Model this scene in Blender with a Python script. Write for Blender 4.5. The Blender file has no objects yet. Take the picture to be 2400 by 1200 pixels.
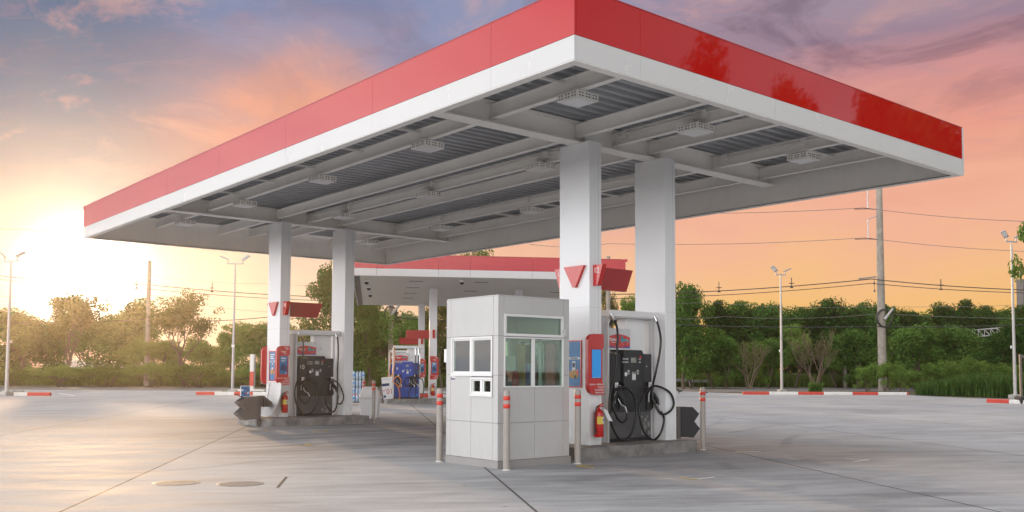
import bpy, bmesh, math, random
import numpy as np
from mathutils import Vector, Matrix
R = math.radians
random.seed(7)
sc = bpy.context.scene
COL = sc.collection

# ------------------------------------------------------------------ camera
YAW, PITCH, ROLL = 50.1252, 3.2336, 0.2411      # degrees; the pumps' islands run along +x
CAMZ = 1.5
cam_d = bpy.data.cameras.new('camera')
cam = bpy.data.objects.new('camera', cam_d); COL.objects.link(cam)
cam_d.sensor_width = 36.0; cam_d.lens = 36.0 * 2194.44 / 2400.0
cam_d.shift_y = (744.59 - 600.0) / 2400.0
cam_d.clip_start = 0.1; cam_d.clip_end = 5000.0
A = R(YAW)
_f = Vector((math.cos(A) * math.cos(R(PITCH)), math.sin(A) * math.cos(R(PITCH)), math.sin(R(PITCH))))
_r = Vector((math.sin(A), -math.cos(A), 0.0))
_u = _r.cross(_f)
_M = Matrix((_r, _u, -_f)).transposed()
_M = _M @ Matrix.Rotation(R(ROLL), 3, 'Z')
cam.matrix_world = Matrix.Translation((0, 0, CAMZ)) @ _M.to_4x4()
sc.camera = cam

# ------------------------------------------------------------------ view, exposure
sc.view_settings.view_transform = 'Standard'
sc.view_settings.look = 'None'
sc.view_settings.exposure = 0.0
sc.view_settings.gamma = 1.0
sc.render.engine = 'CYCLES'
sc.cycles.use_denoising = True
sc.cycles.max_bounces = 8
sc.cycles.transparent_max_bounces = 24
sc.cycles.volume_bounces = 0

def s2l(c):
    def g(v):
        v /= 255.0
        return v / 12.92 if v <= 0.04045 else ((v + 0.055) / 1.055) ** 2.4
    return (g(c[0]), g(c[1]), g(c[2]), 1.0)

class NT:
    """small helper to wire nodes"""
    def __init__(s, nt): s.nt = nt
    def n(s, t, **kw):
        nd = s.nt.nodes.new(t)
        for k, v in kw.items(): setattr(nd, k, v)
        return nd
    def set(s, sock, v):
        if isinstance(v, bpy.types.NodeSocket): s.nt.links.new(v, sock)
        elif v is not None: sock.default_value = v
    def m(s, op, a, b=None, c=None, clamp=False):
        nd = s.n('ShaderNodeMath', operation=op, use_clamp=clamp)
        s.set(nd.inputs[0], a); s.set(nd.inputs[1], b); s.set(nd.inputs[2], c)
        return nd.outputs[0]
    def dot(s, a, v):
        nd = s.n('ShaderNodeVectorMath', operation='DOT_PRODUCT')
        s.set(nd.inputs[0], a); nd.inputs[1].default_value = v
        return nd.outputs['Value']
    def mr(s, v, a, b, c=0.0, d=1.0, smooth=True):
        nd = s.n('ShaderNodeMapRange', interpolation_type='SMOOTHSTEP' if smooth else 'LINEAR')
        nd.clamp = True
        s.set(nd.inputs[0], v)
        for i, x in enumerate((a, b, c, d)): nd.inputs[i + 1].default_value = x
        return nd.outputs[0]
    def mix(s, f, a, b, blend='MIX'):
        nd = s.n('ShaderNodeMix', data_type='RGBA', blend_type=blend)
        s.set(nd.inputs[0], f); s.set(nd.inputs[6], a); s.set(nd.inputs[7], b)
        return nd.outputs[2]
    def ramp(s, f, stops):
        nd = s.n('ShaderNodeValToRGB')
        el = nd.color_ramp.elements
        while len(el) > 1: el.remove(el[-1])
        el[0].position = stops[0][0]; el[0].color = stops[0][1]
        for p, c in stops[1:]:
            e = el.new(p); e.color = c
        s.set(nd.inputs[0], f)
        return nd.outputs[0]
    def noise(s, vec, scale, detail=4, rough=0.55, dist=0.0):
        nd = s.n('ShaderNodeTexNoise')
        s.set(nd.inputs['Vector'], vec)
        nd.inputs['Scale'].default_value = scale; nd.inputs['Detail'].default_value = detail
        nd.inputs['Roughness'].default_value = rough; nd.inputs['Distortion'].default_value = dist
        return nd.outputs[0]
    def mapping(s, vec, scale=(1, 1, 1), rot=(0, 0, 0), loc=(0, 0, 0)):
        nd = s.n('ShaderNodeMapping')
        s.set(nd.inputs[0], vec)
        nd.inputs[1].default_value = loc; nd.inputs[2].default_value = rot; nd.inputs[3].default_value = scale
        return nd.outputs[0]

# ------------------------------------------------------------------ sky
SUN_EL = R(7.2)
SUN_AZ = A + R(24.6)                   # ccw from +x: low, beyond the trees on the far side of the road
sun_dir = Vector((math.cos(SUN_AZ) * math.cos(SUN_EL), math.sin(SUN_AZ) * math.cos(SUN_EL), math.sin(SUN_EL)))
FW = (math.cos(A), math.sin(A), 0.0)
RT = (math.sin(A), -math.cos(A), 0.0)

world = bpy.data.worlds.new('World'); sc.world = world; world.use_nodes = True
W = NT(world.node_tree); world.node_tree.nodes.clear()
w_out = W.n('ShaderNodeOutputWorld')
d = W.n('ShaderNodeTexCoord').outputs['Generated']
dn = W.n('ShaderNodeVectorMath', operation='NORMALIZE'); W.set(dn.inputs[0], d); d = dn.outputs[0]
sx = W.n('ShaderNodeSeparateXYZ'); W.set(sx.inputs[0], d); dz = sx.outputs[2]
fwd = W.dot(d, FW); rgt = W.dot(d, RT)
az = W.m('ARCTAN2', rgt, fwd)
# planar cloud coordinates: clouds stretch towards the horizon
den = W.m('ADD', W.m('MAXIMUM', dz, 0.0), 0.14)
cx = W.m('DIVIDE', rgt, den); cy = W.m('DIVIDE', fwd, den)
cc = W.n('ShaderNodeCombineXYZ'); W.set(cc.inputs[0], cx); W.set(cc.inputs[1], cy)
cloudv = cc.outputs[0]
n1 = W.noise(W.mapping(cloudv, (1.0, 0.8, 1), (0, 0, 0.5)), 0.95, 6, 0.55, 0.5)
n2 = W.noise(W.mapping(cloudv, (1.2, 1.0, 1), (0, 0, 0.9), (7.3, 2.1, 0)), 2.3, 7, 0.62, 0.9)
n4 = W.noise(W.mapping(cloudv, (1.0, 1.5, 1), (0, 0, 0.4), (1.3, 5.1, 0)), 6.5, 6, 0.65, 0.6)
n3 = W.noise(W.mapping(d, (1.0, 1.0, 2.6), (0, 0, 0)), 5.0, 4, 0.5, 0.4)
warp = W.m('ADD', W.m('MULTIPLY', W.m('SUBTRACT', n1, 0.5), 0.26), W.m('MULTIPLY', W.m('SUBTRACT', n3, 0.5), 0.10))
warp = W.m('MULTIPLY', warp, W.mr(dz, 0.02, 0.2, 0.25, 1.0))
e = W.m('ADD', dz, warp)
t = W.m('MULTIPLY', e, 2.0, None, True)           # 0..0.5 in sin(elevation) -> 0..1
def pal(stops): return W.ramp(t, [(z * 2.0, s2l(c)) for z, c in stops])
P_L = pal([(0.0, (206, 178, 160)), (0.09, (176, 158, 154)), (0.16, (132, 138, 150)), (0.215, (92, 116, 142)), (0.27, (62, 106, 144)), (0.34, (36, 94, 142)), (0.48, (48, 98, 142))])
P_M = pal([(0.0, (240, 206, 178)), (0.08, (226, 194, 176)), (0.15, (186, 164, 160)), (0.20, (216, 156, 138)), (0.255, (232, 158, 136)), (0.31, (164, 146, 166)), (0.37, (120, 138, 180)), (0.48, (130, 142, 176))])
P_C = pal([(0.0, (255, 214, 168)), (0.10, (252, 206, 164)), (0.16, (244, 186, 158)), (0.24, (190, 172, 184)), (0.32, (140, 152, 190)), (0.48, (150, 150, 176))])
P_R = pal([(0.0, (255, 200, 104)), (0.05, (255, 200, 112)), (0.09, (255, 198, 140)), (0.15, (252, 186, 156)), (0.225, (240, 162, 142)), (0.28, (212, 150, 150)), (0.33, (160, 134, 152)), (0.40, (168, 152, 170)), (0.48, (146, 130, 152))])
c1 = W.mix(W.mr(az, -0.44, -0.26), P_L, P_M)
c1 = W.mix(W.mr(az, -0.22, 0.0), c1, P_C)
c1 = W.mix(W.mr(az, 0.02, 0.24), c1, P_R)
# small cloud texture
dark = W.m('MULTIPLY', W.mr(n2, 0.48, 0.64), W.mr(dz, 0.16, 0.36))
c1 = W.mix(W.m('MULTIPLY', dark, W.mr(az, -0.3, 0.3, 0.2, 0.55)), c1, s2l((104, 82, 104)))
rip = W.m('MULTIPLY', W.mr(n4, 0.50, 0.70), W.m('MULTIPLY', W.mr(dz, 0.14, 0.32), W.mr(az, -0.1, 0.3, 0.15, 0.45)))
c1 = W.mix(rip, c1, s2l((196, 150, 156)))
lite = W.m('MULTIPLY', W.mr(n2, 0.46, 0.30), W.mr(dz, 0.10, 0.30))
c1 = W.mix(W.m('MULTIPLY', lite, 0.35), c1, s2l((252, 186, 160)))
# the rest of the sky, away from the sunset: broken overcast brightened as fill light
nb = W.noise(W.mapping(cloudv, (1, 1, 1), (0, 0, 0.2), (3.1, 8.2, 0)), 0.8, 6, 0.55, 0.4)
back = W.mix(W.mr(nb, 0.36, 0.64), (0.82, 0.88, 0.98, 1), (1.26, 1.20, 1.15, 1))
fill_gain = W.m('MULTIPLY', W.mr(W.dot(d, (-0.97, 0.12, 0.20)), -0.3, 0.85, 0.85, 3.3), W.m('ADD', W.mr(dz, 0.05, 0.55, 1.42, 0.28), W.mr(dz, 0.62, 0.95, 0.0, 0.8)))  # added gains: side lobe, horizon band and zenith lift the shaded faces and ground
backs = W.n('ShaderNodeVectorMath', operation='SCALE'); W.set(backs.inputs[0], back); W.set(backs.inputs[3], fill_gain)
ff = W.m('MULTIPLY', W.mr(fwd, 0.15, 0.75), W.mr(dz, 0.72, 0.46))
skyc = W.mix(ff, backs.outputs[0], c1)
# glow round the low sun
cs = W.m('MAXIMUM', W.dot(d, (math.cos(SUN_AZ) * math.cos(R(5.1)), math.sin(SUN_AZ) * math.cos(R(5.1)), math.sin(R(5.1)))), 0.0)
g1 = W.m('MULTIPLY', W.m('POWER', cs, 1900.0), 12.0)
g2 = W.m('MULTIPLY', W.m('POWER', cs, 300.0), 0.40)
g3 = W.m('MULTIPLY', W.m('POWER', cs, 40.0), 0.06)
gl = W.n('ShaderNodeVectorMath', operation='SCALE'); gl.inputs[0].default_value = (1.0, 0.93, 0.84); W.set(gl.inputs[3], W.m('ADD', W.m('ADD', g1, g2), g3))
skyt = W.n('ShaderNodeVectorMath', operation='ADD'); W.set(skyt.inputs[0], skyc); W.set(skyt.inputs[1], gl.outputs[0])
bg1 = W.n('ShaderNodeBackground'); W.set(bg1.inputs[0], skyt.outputs[0]); bg1.inputs[1].default_value = 1.0
nish = W.n('ShaderNodeTexSky', sky_type='NISHITA'); nish.sun_disc = False
nish.sun_elevation = SUN_EL; nish.sun_rotation = R(90.0) - SUN_AZ
bg2 = W.n('ShaderNodeBackground'); W.set(bg2.inputs[0], nish.outputs[0]); bg2.inputs[1].default_value = 0.05
wadd = W.n('ShaderNodeMixShader'); wadd.inputs[0].default_value = 0.08; W.set(wadd.inputs[1], bg1.outputs[0]); W.set(wadd.inputs[2], bg2.outputs[0])   # thin gaps in the cloud
W.set(w_out.inputs['Surface'], wadd.outputs[0])

sun_d = bpy.data.lights.new('sun', 'SUN'); sun = bpy.data.objects.new('sun', sun_d); COL.objects.link(sun)
sun_d.energy = 3.2; sun_d.angle = R(2.0); sun_d.color = (1.0, 0.63, 0.32)
sun.rotation_euler = (-sun_dir).to_track_quat('-Z', 'Y').to_euler()

# ------------------------------------------------------------------ materials
def P(name, col, rough=0.5, metal=0.0, var=0.0, vscale=3.0, bump=0.0, bscale=60.0, coat=0.0, spec=0.5, rvar=0.0, grime=0.0, emit=None, splash=None):
    mt = bpy.data.materials.new(name); mt.use_nodes = True
    n = NT(mt.node_tree); b = mt.node_tree.nodes['Principled BSDF']
    col = tuple(col) + (1.0,) if len(col) == 3 else col
    b.inputs['Roughness'].default_value = rough; b.inputs['Metallic'].default_value = metal
    b.inputs['Specular IOR Level'].default_value = spec
    if coat: b.inputs['Coat Weight'].default_value = coat; b.inputs['Coat Roughness'].default_value = 0.04
    oc = n.n('ShaderNodeTexCoord').outputs['Object']
    c = col
    if var:
        f = n.noise(oc, vscale, 5, 0.6)
        lo = tuple(v * (1 - var) for v in col[:3]) + (1,); hi = tuple(min(1, v * (1 + var)) for v in col[:3]) + (1,)
        c = n.ramp(f, [(0.3, lo), (0.7, hi)])
    if grime:
        g = n.mr(n.noise(n.mapping(oc, (3, 3, 0.5)), 2.2, 6, 0.65), 0.52, 0.75)
        c = n.mix(n.m('MULTIPLY', g, grime), c, (0.12, 0.105, 0.09, 1))
    if splash:       # mud thrown up at the foot: (z low, z high, amount)
        sp_ = n.n('ShaderNodeSeparateXYZ'); n.set(sp_.inputs[0], oc)
        g = n.m('MULTIPLY', n.mr(sp_.outputs[2], splash[1], splash[0]), n.mr(n.noise(n.mapping(oc, (6, 6, 2.5)), 1.6, 7, 0.7), 0.36, 0.66))
        c = n.mix(n.m('MULTIPLY', g, splash[2]), c, (0.20, 0.17, 0.14, 1))
    n.set(b.inputs['Base Color'], c)
    if rvar:
        n.set(b.inputs['Roughness'], n.mr(n.noise(oc, vscale * 2.3, 5, 0.6), 0.3, 0.7, max(0.02, rough - rvar), min(1, rough + rvar)))
    if bump:
        bn = n.n('ShaderNodeBump'); bn.inputs['Strength'].default_value = bump; bn.inputs['Distance'].default_value = 0.01
        n.set(bn.inputs['Height'], n.noise(oc, bscale, 4, 0.6)); n.set(b.inputs['Normal'], bn.outputs[0])
    if emit:
        b.inputs['Emission Color'].default_value = tuple(emit[:3]) + (1,); b.inputs['Emission Strength'].default_value = emit[3]
    return mt

M = {}
M['white_clad'] = P('white_cladding', (0.56, 0.555, 0.545), 0.22, var=0.02, vscale=0.6, rvar=0.06, grime=0.02, bump=0.02, bscale=1.2)
M['red_clad'] = P('red_cladding', (0.44, 0.005, 0.007), 0.03, var=0.04, vscale=0.5, bump=0.015, bscale=0.5)
M['steel_white'] = P('white_painted_steel', (0.86, 0.84, 0.80), 0.42, var=0.03, vscale=1.5, grime=0.06)
M['column_paint'] = P('column_cladding', (0.78, 0.785, 0.79), 0.30, var=0.02, vscale=0.5, splash=(0.2, 0.8, 0.25))
M['deck'] = P('roof_deck_metal', (0.36, 0.37, 0.39), 0.35, 0.2, var=0.12, vscale=1.2)
M['soffit'] = P('slatted_soffit', (0.62, 0.58, 0.52), 0.4, var=0.04, vscale=0.8)
M['isl'] = P('cast_concrete', (0.22, 0.21, 0.20), 0.7, var=0.38, vscale=4.0, bump=0.4, bscale=30.0, grime=0.5)
M['isl_top'] = P('smooth_concrete', (0.34, 0.33, 0.31), 0.6, var=0.22, vscale=3.0, bump=0.2, bscale=40.0)
M['booth'] = P('composite_panel', (0.49, 0.478, 0.47), 0.38, var=0.04, vscale=1.0, grime=0.05, splash=(0.1, 0.7, 0.10))
M['booth_base'] = P('booth_plinth', (0.29, 0.275, 0.265), 0.5, var=0.05)
M['seam'] = P('dark_seam', (0.16, 0.15, 0.15), 0.7)
M['alu'] = P('white_aluminium', (0.74, 0.73, 0.72), 0.32, var=0.03)
M['gasket'] = P('black_gasket', (0.02, 0.02, 0.022), 0.6)
M['inner'] = P('booth_interior', (0.55, 0.54, 0.50), 0.6, var=0.05)
M['bollard'] = P('taupe_paint', (0.33, 0.295, 0.265), 0.45, var=0.06, vscale=5, grime=0.18)
M['red_band'] = P('red_reflective_band', (0.60, 0.035, 0.02), 0.4)
M['red'] = P('red_enamel', (0.52, 0.016, 0.014), 0.25, var=0.04, coat=0.3)
M['dred'] = P('dark_red_enamel', (0.36, 0.010, 0.012), 0.32)
M['white'] = P('white_plastic', (0.78, 0.78, 0.77), 0.4, var=0.03)
M['paper'] = P('printed_white', (0.76, 0.76, 0.75), 0.6)
M['black'] = P('black_plastic', (0.018, 0.018, 0.02), 0.45)
M['rubber'] = P('black_rubber', (0.012, 0.012, 0.013), 0.38)
M['char'] = P('charcoal_steel', (0.028, 0.028, 0.032), 0.42, var=0.10, vscale=4)
M['char2'] = P('charcoal_hood', (0.020, 0.020, 0.024), 0.40, var=0.08, vscale=4)
M['grey_low'] = P('grey_lower_panel', (0.085, 0.084, 0.084), 0.45, var=0.16, vscale=5, grime=0.2)
M['bubble'] = P('pale_grey_print', (0.21, 0.205, 0.20), 0.5)
M['silver'] = P('brushed_metal', (0.58, 0.58, 0.59), 0.34, 0.35, var=0.06)
M['ped'] = P('grey_pedestal', (0.42, 0.43, 0.45), 0.36, 0.1, var=0.06)
M['head'] = P('pale_header', (0.72, 0.71, 0.70), 0.4, var=0.04)
M['chrome'] = P('chrome', (0.75, 0.75, 0.76), 0.15, 1.0)
M['brass'] = P('brass', (0.42, 0.30, 0.14), 0.35, 0.9)
M['lcd'] = P('lcd', (0.36, 0.36, 0.31), 0.3)
M['lcd_g'] = P('green_lcd', (0.09, 0.13, 0.05), 0.3)
M['blue'] = P('blue_enamel', (0.012, 0.055, 0.34), 0.34, var=0.08, vscale=3, coat=0.2)
M['blue_lt'] = P('light_blue_print', (0.03, 0.22, 0.55), 0.4)
M['screen'] = P('lit_blue_screen', (0.02, 0.20, 0.48), 0.25, emit=(0.004, 0.15, 0.42, 0.65))
M['poster'] = P('blue_poster', (0.02, 0.17, 0.40), 0.35, var=0.25, vscale=3)
M['navy'] = P('navy_print', (0.015, 0.03, 0.12), 0.4)
M['teal'] = P('teal_print', (0.05, 0.30, 0.36), 0.4)
M['food'] = P('tan_print', (0.45, 0.27, 0.08), 0.5, var=0.5, vscale=40)
M['orange'] = P('orange_rubber', (0.62, 0.22, 0.05), 0.45)
M['yellow'] = P('yellow_label', (0.75, 0.55, 0.06), 0.5)
M['taupe'] = P('brown_grey_steel', (0.13, 0.115, 0.105), 0.5, var=0.1)
M['pole'] = P('galvanised_pole', (0.42, 0.40, 0.39), 0.4, 0.3, var=0.06, grime=0.1)
M['conc_pole'] = P('weathered_concrete_pole', (0.30, 0.265, 0.225), 0.8, var=0.22, vscale=2.5, bump=0.3, bscale=12, grime=0.35)
M['lens'] = P('frosted_lens', (0.72, 0.72, 0.72), 0.3)
M['cable'] = P('black_cable', (0.03, 0.028, 0.028), 0.6)
M['wire'] = P('aluminium_wire', (0.16, 0.14, 0.14), 0.5)
M['kerb_w'] = P('white_kerb_paint', (0.68, 0.66, 0.63), 0.6, var=0.06, grime=0.22)
M['kerb_r'] = P('red_kerb_paint', (0.52, 0.05, 0.03), 0.55, var=0.10, grime=0.15)
M['bin'] = P('white_bin_plastic', (0.72, 0.73, 0.74), 0.42, var=0.05, grime=0.05)
M['bottle'] = P('water_bottle_plastic', (0.36, 0.46, 0.58), 0.15, spec=0.8)
M['cap'] = P('pale_blue_cap', (0.30, 0.48, 0.72), 0.4)
M['rail'] = P('galvanised_rail', (0.36, 0.37, 0.38), 0.45, 0.5)
M['bark'] = P('grey_brown_bark', (0.12, 0.09, 0.065), 0.9, var=0.35, vscale=6, bump=0.4, bscale=15)
M['dry'] = P('dry_twigs', (0.17, 0.125, 0.085), 0.9, var=0.3)
M['shed'] = P('white_shed', (0.75, 0.74, 0.72), 0.6, var=0.04)
M['bird'] = P('dark_feathers', (0.05, 0.045, 0.045), 0.8)
M['mark_y'] = P('yellow_road_paint', (0.50, 0.36, 0.06), 0.7, var=0.3, vscale=12, grime=0.5)
M['mark_w'] = P('white_road_paint', (0.62, 0.61, 0.58), 0.7, var=0.2, vscale=12, grime=0.3)
M['iron'] = P('cast_iron', (0.22, 0.215, 0.21), 0.6, 0.2, var=0.25, vscale=8, bump=0.5, bscale=50)

def glass_mat():
    mt = bpy.data.materials.new('green_window_glass'); mt.use_nodes = True
    n = NT(mt.node_tree); mt.node_tree.nodes.clear()
    o = n.n('ShaderNodeOutputMaterial'); tr = n.n('ShaderNodeBsdfTransparent'); tr.inputs[0].default_value = (0.78, 0.91, 0.84, 1)
    g = n.n('ShaderNodeBsdfGlossy'); g.inputs['Roughness'].default_value = 0.02
    fr = n.n('ShaderNodeFresnel'); fr.inputs[0].default_value = 1.4
    mx = n.n('ShaderNodeMixShader'); n.set(mx.inputs[0], n.m('ADD', fr.outputs[0], 0.02)); n.set(mx.inputs[1], tr.outputs[0]); n.set(mx.inputs[2], g.outputs[0])
    n.set(o.inputs[0], mx.outputs[0]); return mt
M['glass'] = glass_mat()

def leaf_mat(name, dark, light, trans=0.35):
    mt = bpy.data.materials.new(name); mt.use_nodes = True
    n = NT(mt.node_tree); mt.node_tree.nodes.clear()
    o = n.n('ShaderNodeOutputMaterial')
    geo = n.n('ShaderNodeNewGeometry'); ob = n.n('ShaderNodeObjectInfo')
    oc = n.n('ShaderNodeTexCoord').outputs['Object']
    f = n.m('ADD', n.m('MULTIPLY', geo.outputs['Random Per Island'], 0.55), n.m('MULTIPLY', n.noise(oc, 0.55, 3, 0.6), 0.75))
    f = n.m('ADD', f, n.m('MULTIPLY', n.m('SUBTRACT', ob.outputs['Random'], 0.5), 0.5))
    c = n.ramp(f, [(0.25, tuple(dark) + (1,)), (0.95, tuple(light) + (1,))])
    df = n.n('ShaderNodeBsdfDiffuse'); n.set(df.inputs[0], c)
    tl = n.n('ShaderNodeBsdfTranslucent'); n.set(tl.inputs[0], n.mix(0.5, c, (0.16, 0.19, 0.03, 1)))
    mx = n.n('ShaderNodeMixShader'); mx.inputs[0].default_value = trans
    n.set(mx.inputs[1], df.outputs[0]); n.set(mx.inputs[2], tl.outputs[0]); n.set(o.inputs[0], mx.outputs[0])
    return mt
M['leaf'] = leaf_mat('mid_green_leaves', (0.026, 0.075, 0.016), (0.155, 0.29, 0.065))
M['leaf_lt'] = leaf_mat('yellow_green_leaves', (0.045, 0.095, 0.018), (0.21, 0.33, 0.075))
M['leaf_dk'] = leaf_mat('dark_green_leaves', (0.010, 0.038, 0.010), (0.075, 0.165, 0.038), 0.3)
M['leaf_ol'] = leaf_mat('olive_leaves', (0.045, 0.058, 0.016), (0.19, 0.19, 0.055), 0.4)
M['grass'] = leaf_mat('rough_grass', (0.035, 0.065, 0.017), (0.16, 0.21, 0.06), 0.35)
M['reed'] = leaf_mat('tall_reed_leaves', (0.03, 0.075, 0.02), (0.13, 0.23, 0.06), 0.35)

# grid of the cast slabs is turned against the islands
E1 = Vector((0.5195, 0.8545, 0)); E2 = Vector((0.8545, -0.5195, 0))
def forecourt_mat():
    mt = bpy.data.materials.new('polished_concrete_slabs'); mt.use_nodes = True
    n = NT(mt.node_tree); b = mt.node_tree.nodes['Principled BSDF']
    oc = n.n('ShaderNodeTexCoord').outputs['Object']
    p = n.mapping(oc, (1, 1, 1), (0, 0, 0))
    t = n.dot(p, tuple(E2)); s = n.dot(p, tuple(E1))
    cb = n.n('ShaderNodeCombineXYZ'); n.set(cb.inputs[0], t); n.set(cb.inputs[1], s); q = cb.outputs[0]
    big = n.noise(q, 0.16, 5, 0.6, 0.4)
    med = n.noise(n.mapping(q, (0.55, 1.5, 1), (0, 0, 0.12)), 0.9, 7, 0.65, 0.6)
    streak = n.noise(n.mapping(q, (0.18, 3.2, 1), (0, 0, -0.10)), 1.6, 6, 0.7, 0.3)
    fine = n.noise(q, 22.0, 4, 0.7)
    slab = n.n('ShaderNodeTexWhiteNoise', noise_dimensions='2D')
    cb2 = n.n('ShaderNodeCombineXYZ')
    n.set(cb2.inputs[0], n.m('FLOOR', n.m('DIVIDE', n.m('SUBTRACT', t, 1.77), 4.97))); n.set(cb2.inputs[1], n.m('FLOOR', n.m('DIVIDE', n.m('SUBTRACT', s, 1.2), 6.1)))
    n.set(slab.inputs['Vector'], cb2.outputs[0])
    v = n.m('ADD', n.m('MULTIPLY', big, 0.22), n.m('MULTIPLY', med, 0.34))
    v = n.m('ADD', v, n.m('MULTIPLY', streak, 0.30)); v = n.m('ADD', v, n.m('MULTIPLY', fine, 0.10))
    v = n.m('ADD', v, n.m('MULTIPLY', n.m('SUBTRACT', slab.outputs[0], 0.5), 0.05))
    c = n.ramp(v, [(0.37, (0.205, 0.207, 0.213, 1)), (0.46, (0.315, 0.319, 0.328, 1)), (0.54, (0.385, 0.389, 0.398, 1)), (0.64, (0.47, 0.474, 0.482, 1))])
    # tyre tracks and oil where cars stop beside the islands (worn into the slab)
    tn = n.noise(n.mapping(oc, (0.10, 0.75, 1)), 1.3, 6, 0.65, 0.5)
    sp = n.n('ShaderNodeSeparateXYZ'); n.set(sp.inputs[0], oc)
    lane = n.m('MULTIPLY', n.mr(sp.outputs[1], 11.6, 14.0), n.mr(sp.outputs[1], 24.0, 20.5))
    lane2 = n.m('MULTIPLY', n.mr(sp.outputs[1], 5.0, 8.0), n.mr(sp.outputs[1], 12.5, 10.5))
    lx = n.m('MULTIPLY', n.mr(sp.outputs[0], 5.5, 9.0), n.mr(sp.outputs[0], 19.0, 14.0))
    lm = n.m('MULTIPLY', n.m('ADD', lane, n.m('MULTIPLY', lane2, 0.5)), lx)
    c = n.mix(n.m('MULTIPLY', n.m('MULTIPLY', n.mr(tn, 0.34, 0.66), lm), 0.55), c, (0.085, 0.08, 0.08, 1))
    # curved tyre tracks of turning cars
    sp = n.n('ShaderNodeSeparateXYZ'); n.set(sp.inputs[0], oc)
    for (ax, ay, rad, am) in ((14, 30, 14.5, .30), (14, 30, 16.0, .30), (2, 30, 18.4, .26), (2, 30, 16.9, .22), (26, -2, 17.0, .24), (26, -2, 18.5, .24)):
        dx = n.m('SUBTRACT', sp.outputs[0], ax); dy = n.m('SUBTRACT', sp.outputs[1], ay)
        rr = n.m('SQRT', n.m('ADD', n.m('MULTIPLY', dx, dx), n.m('MULTIPLY', dy, dy)))
        rr = n.m('ADD', rr, n.m('MULTIPLY', big, 1.4))
        mk_ = n.mr(n.m('ABSOLUTE', n.m('SUBTRACT', rr, rad)), 0.16, 0.05)
        c = n.mix(n.m('MULTIPLY', n.m('MULTIPLY', mk_, n.mr(tn, 0.42, 0.60)), am), c, (0.07, 0.068, 0.068, 1))
    vo = n.n('ShaderNodeTexVoronoi'); n.set(vo.inputs['Vector'], q); vo.inputs['Scale'].default_value = 0.9
    spot = n.m('MULTIPLY', n.m('LESS_THAN', vo.outputs['Distance'], n.m('MULTIPLY', fine, 0.05)), 0.6)
    c = n.mix(spot, c, (0.07, 0.065, 0.06, 1))
    # pale scuffs
    sc_ = n.mr(n.noise(n.mapping(q, (0.5, 4.0, 1)), 2.6, 8, 0.75, 0.8), 0.60, 0.74)
    c = n.mix(n.m('MULTIPLY', sc_, 0.28), c, (0.55, 0.54, 0.53, 1))
    # sawn joints
    def joint(x, off, step, w):
        fr = n.m('FRACT', n.m('DIVIDE', n.m('SUBTRACT', x, off), step))
        return n.m('LESS_THAN', n.m('MULTIPLY', n.m('ABSOLUTE', n.m('SUBTRACT', fr, 0.5)), step), w)
    j1 = joint(t, 1.77 - 4.97 / 2, 4.97, 0.016)
    j2 = joint(s, 1.2, 6.1, 0.006)
    c = n.mix(n.m('MULTIPLY', j1, 0.9), c, (0.05, 0.046, 0.044, 1))
    c = n.mix(n.m('MULTIPLY', j2, 0.6), c, (0.10, 0.095, 0.09, 1))
    n.set(b.inputs['Base Color'], c)
    n.set(b.inputs['Roughness'], n.m('ADD', n.mr(med, 0.3, 0.7, 0.70, 0.86), n.m('MULTIPLY', n.m('SUBTRACT', streak, 0.5), 0.2)))
    b.inputs['Specular IOR Level'].default_value = 0.12
    bn = n.n('ShaderNodeBump'); bn.inputs['Strength'].default_value = 0.05; bn.inputs['Distance'].default_value = 0.01
    n.set(bn.inputs['Height'], n.m('ADD', n.m('ADD', streak, n.m('MULTIPLY', fine, 0.4)), n.m('MULTIPLY', j1, -1.5))); n.set(b.inputs['Normal'], bn.outputs[0])
    return mt
M['forecourt'] = forecourt_mat()
def asphalt_mat():
    mt = P('asphalt', (0.13, 0.122, 0.118), 0.8, var=0.2, vscale=0.4, bump=0.2, bscale=30)
    return mt
M['asphalt'] = asphalt_mat()
M['soil'] = P('dry_soil_and_grass', (0.12, 0.10, 0.055), 0.95, var=0.45, vscale=0.35, bump=0.5, bscale=6)

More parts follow.
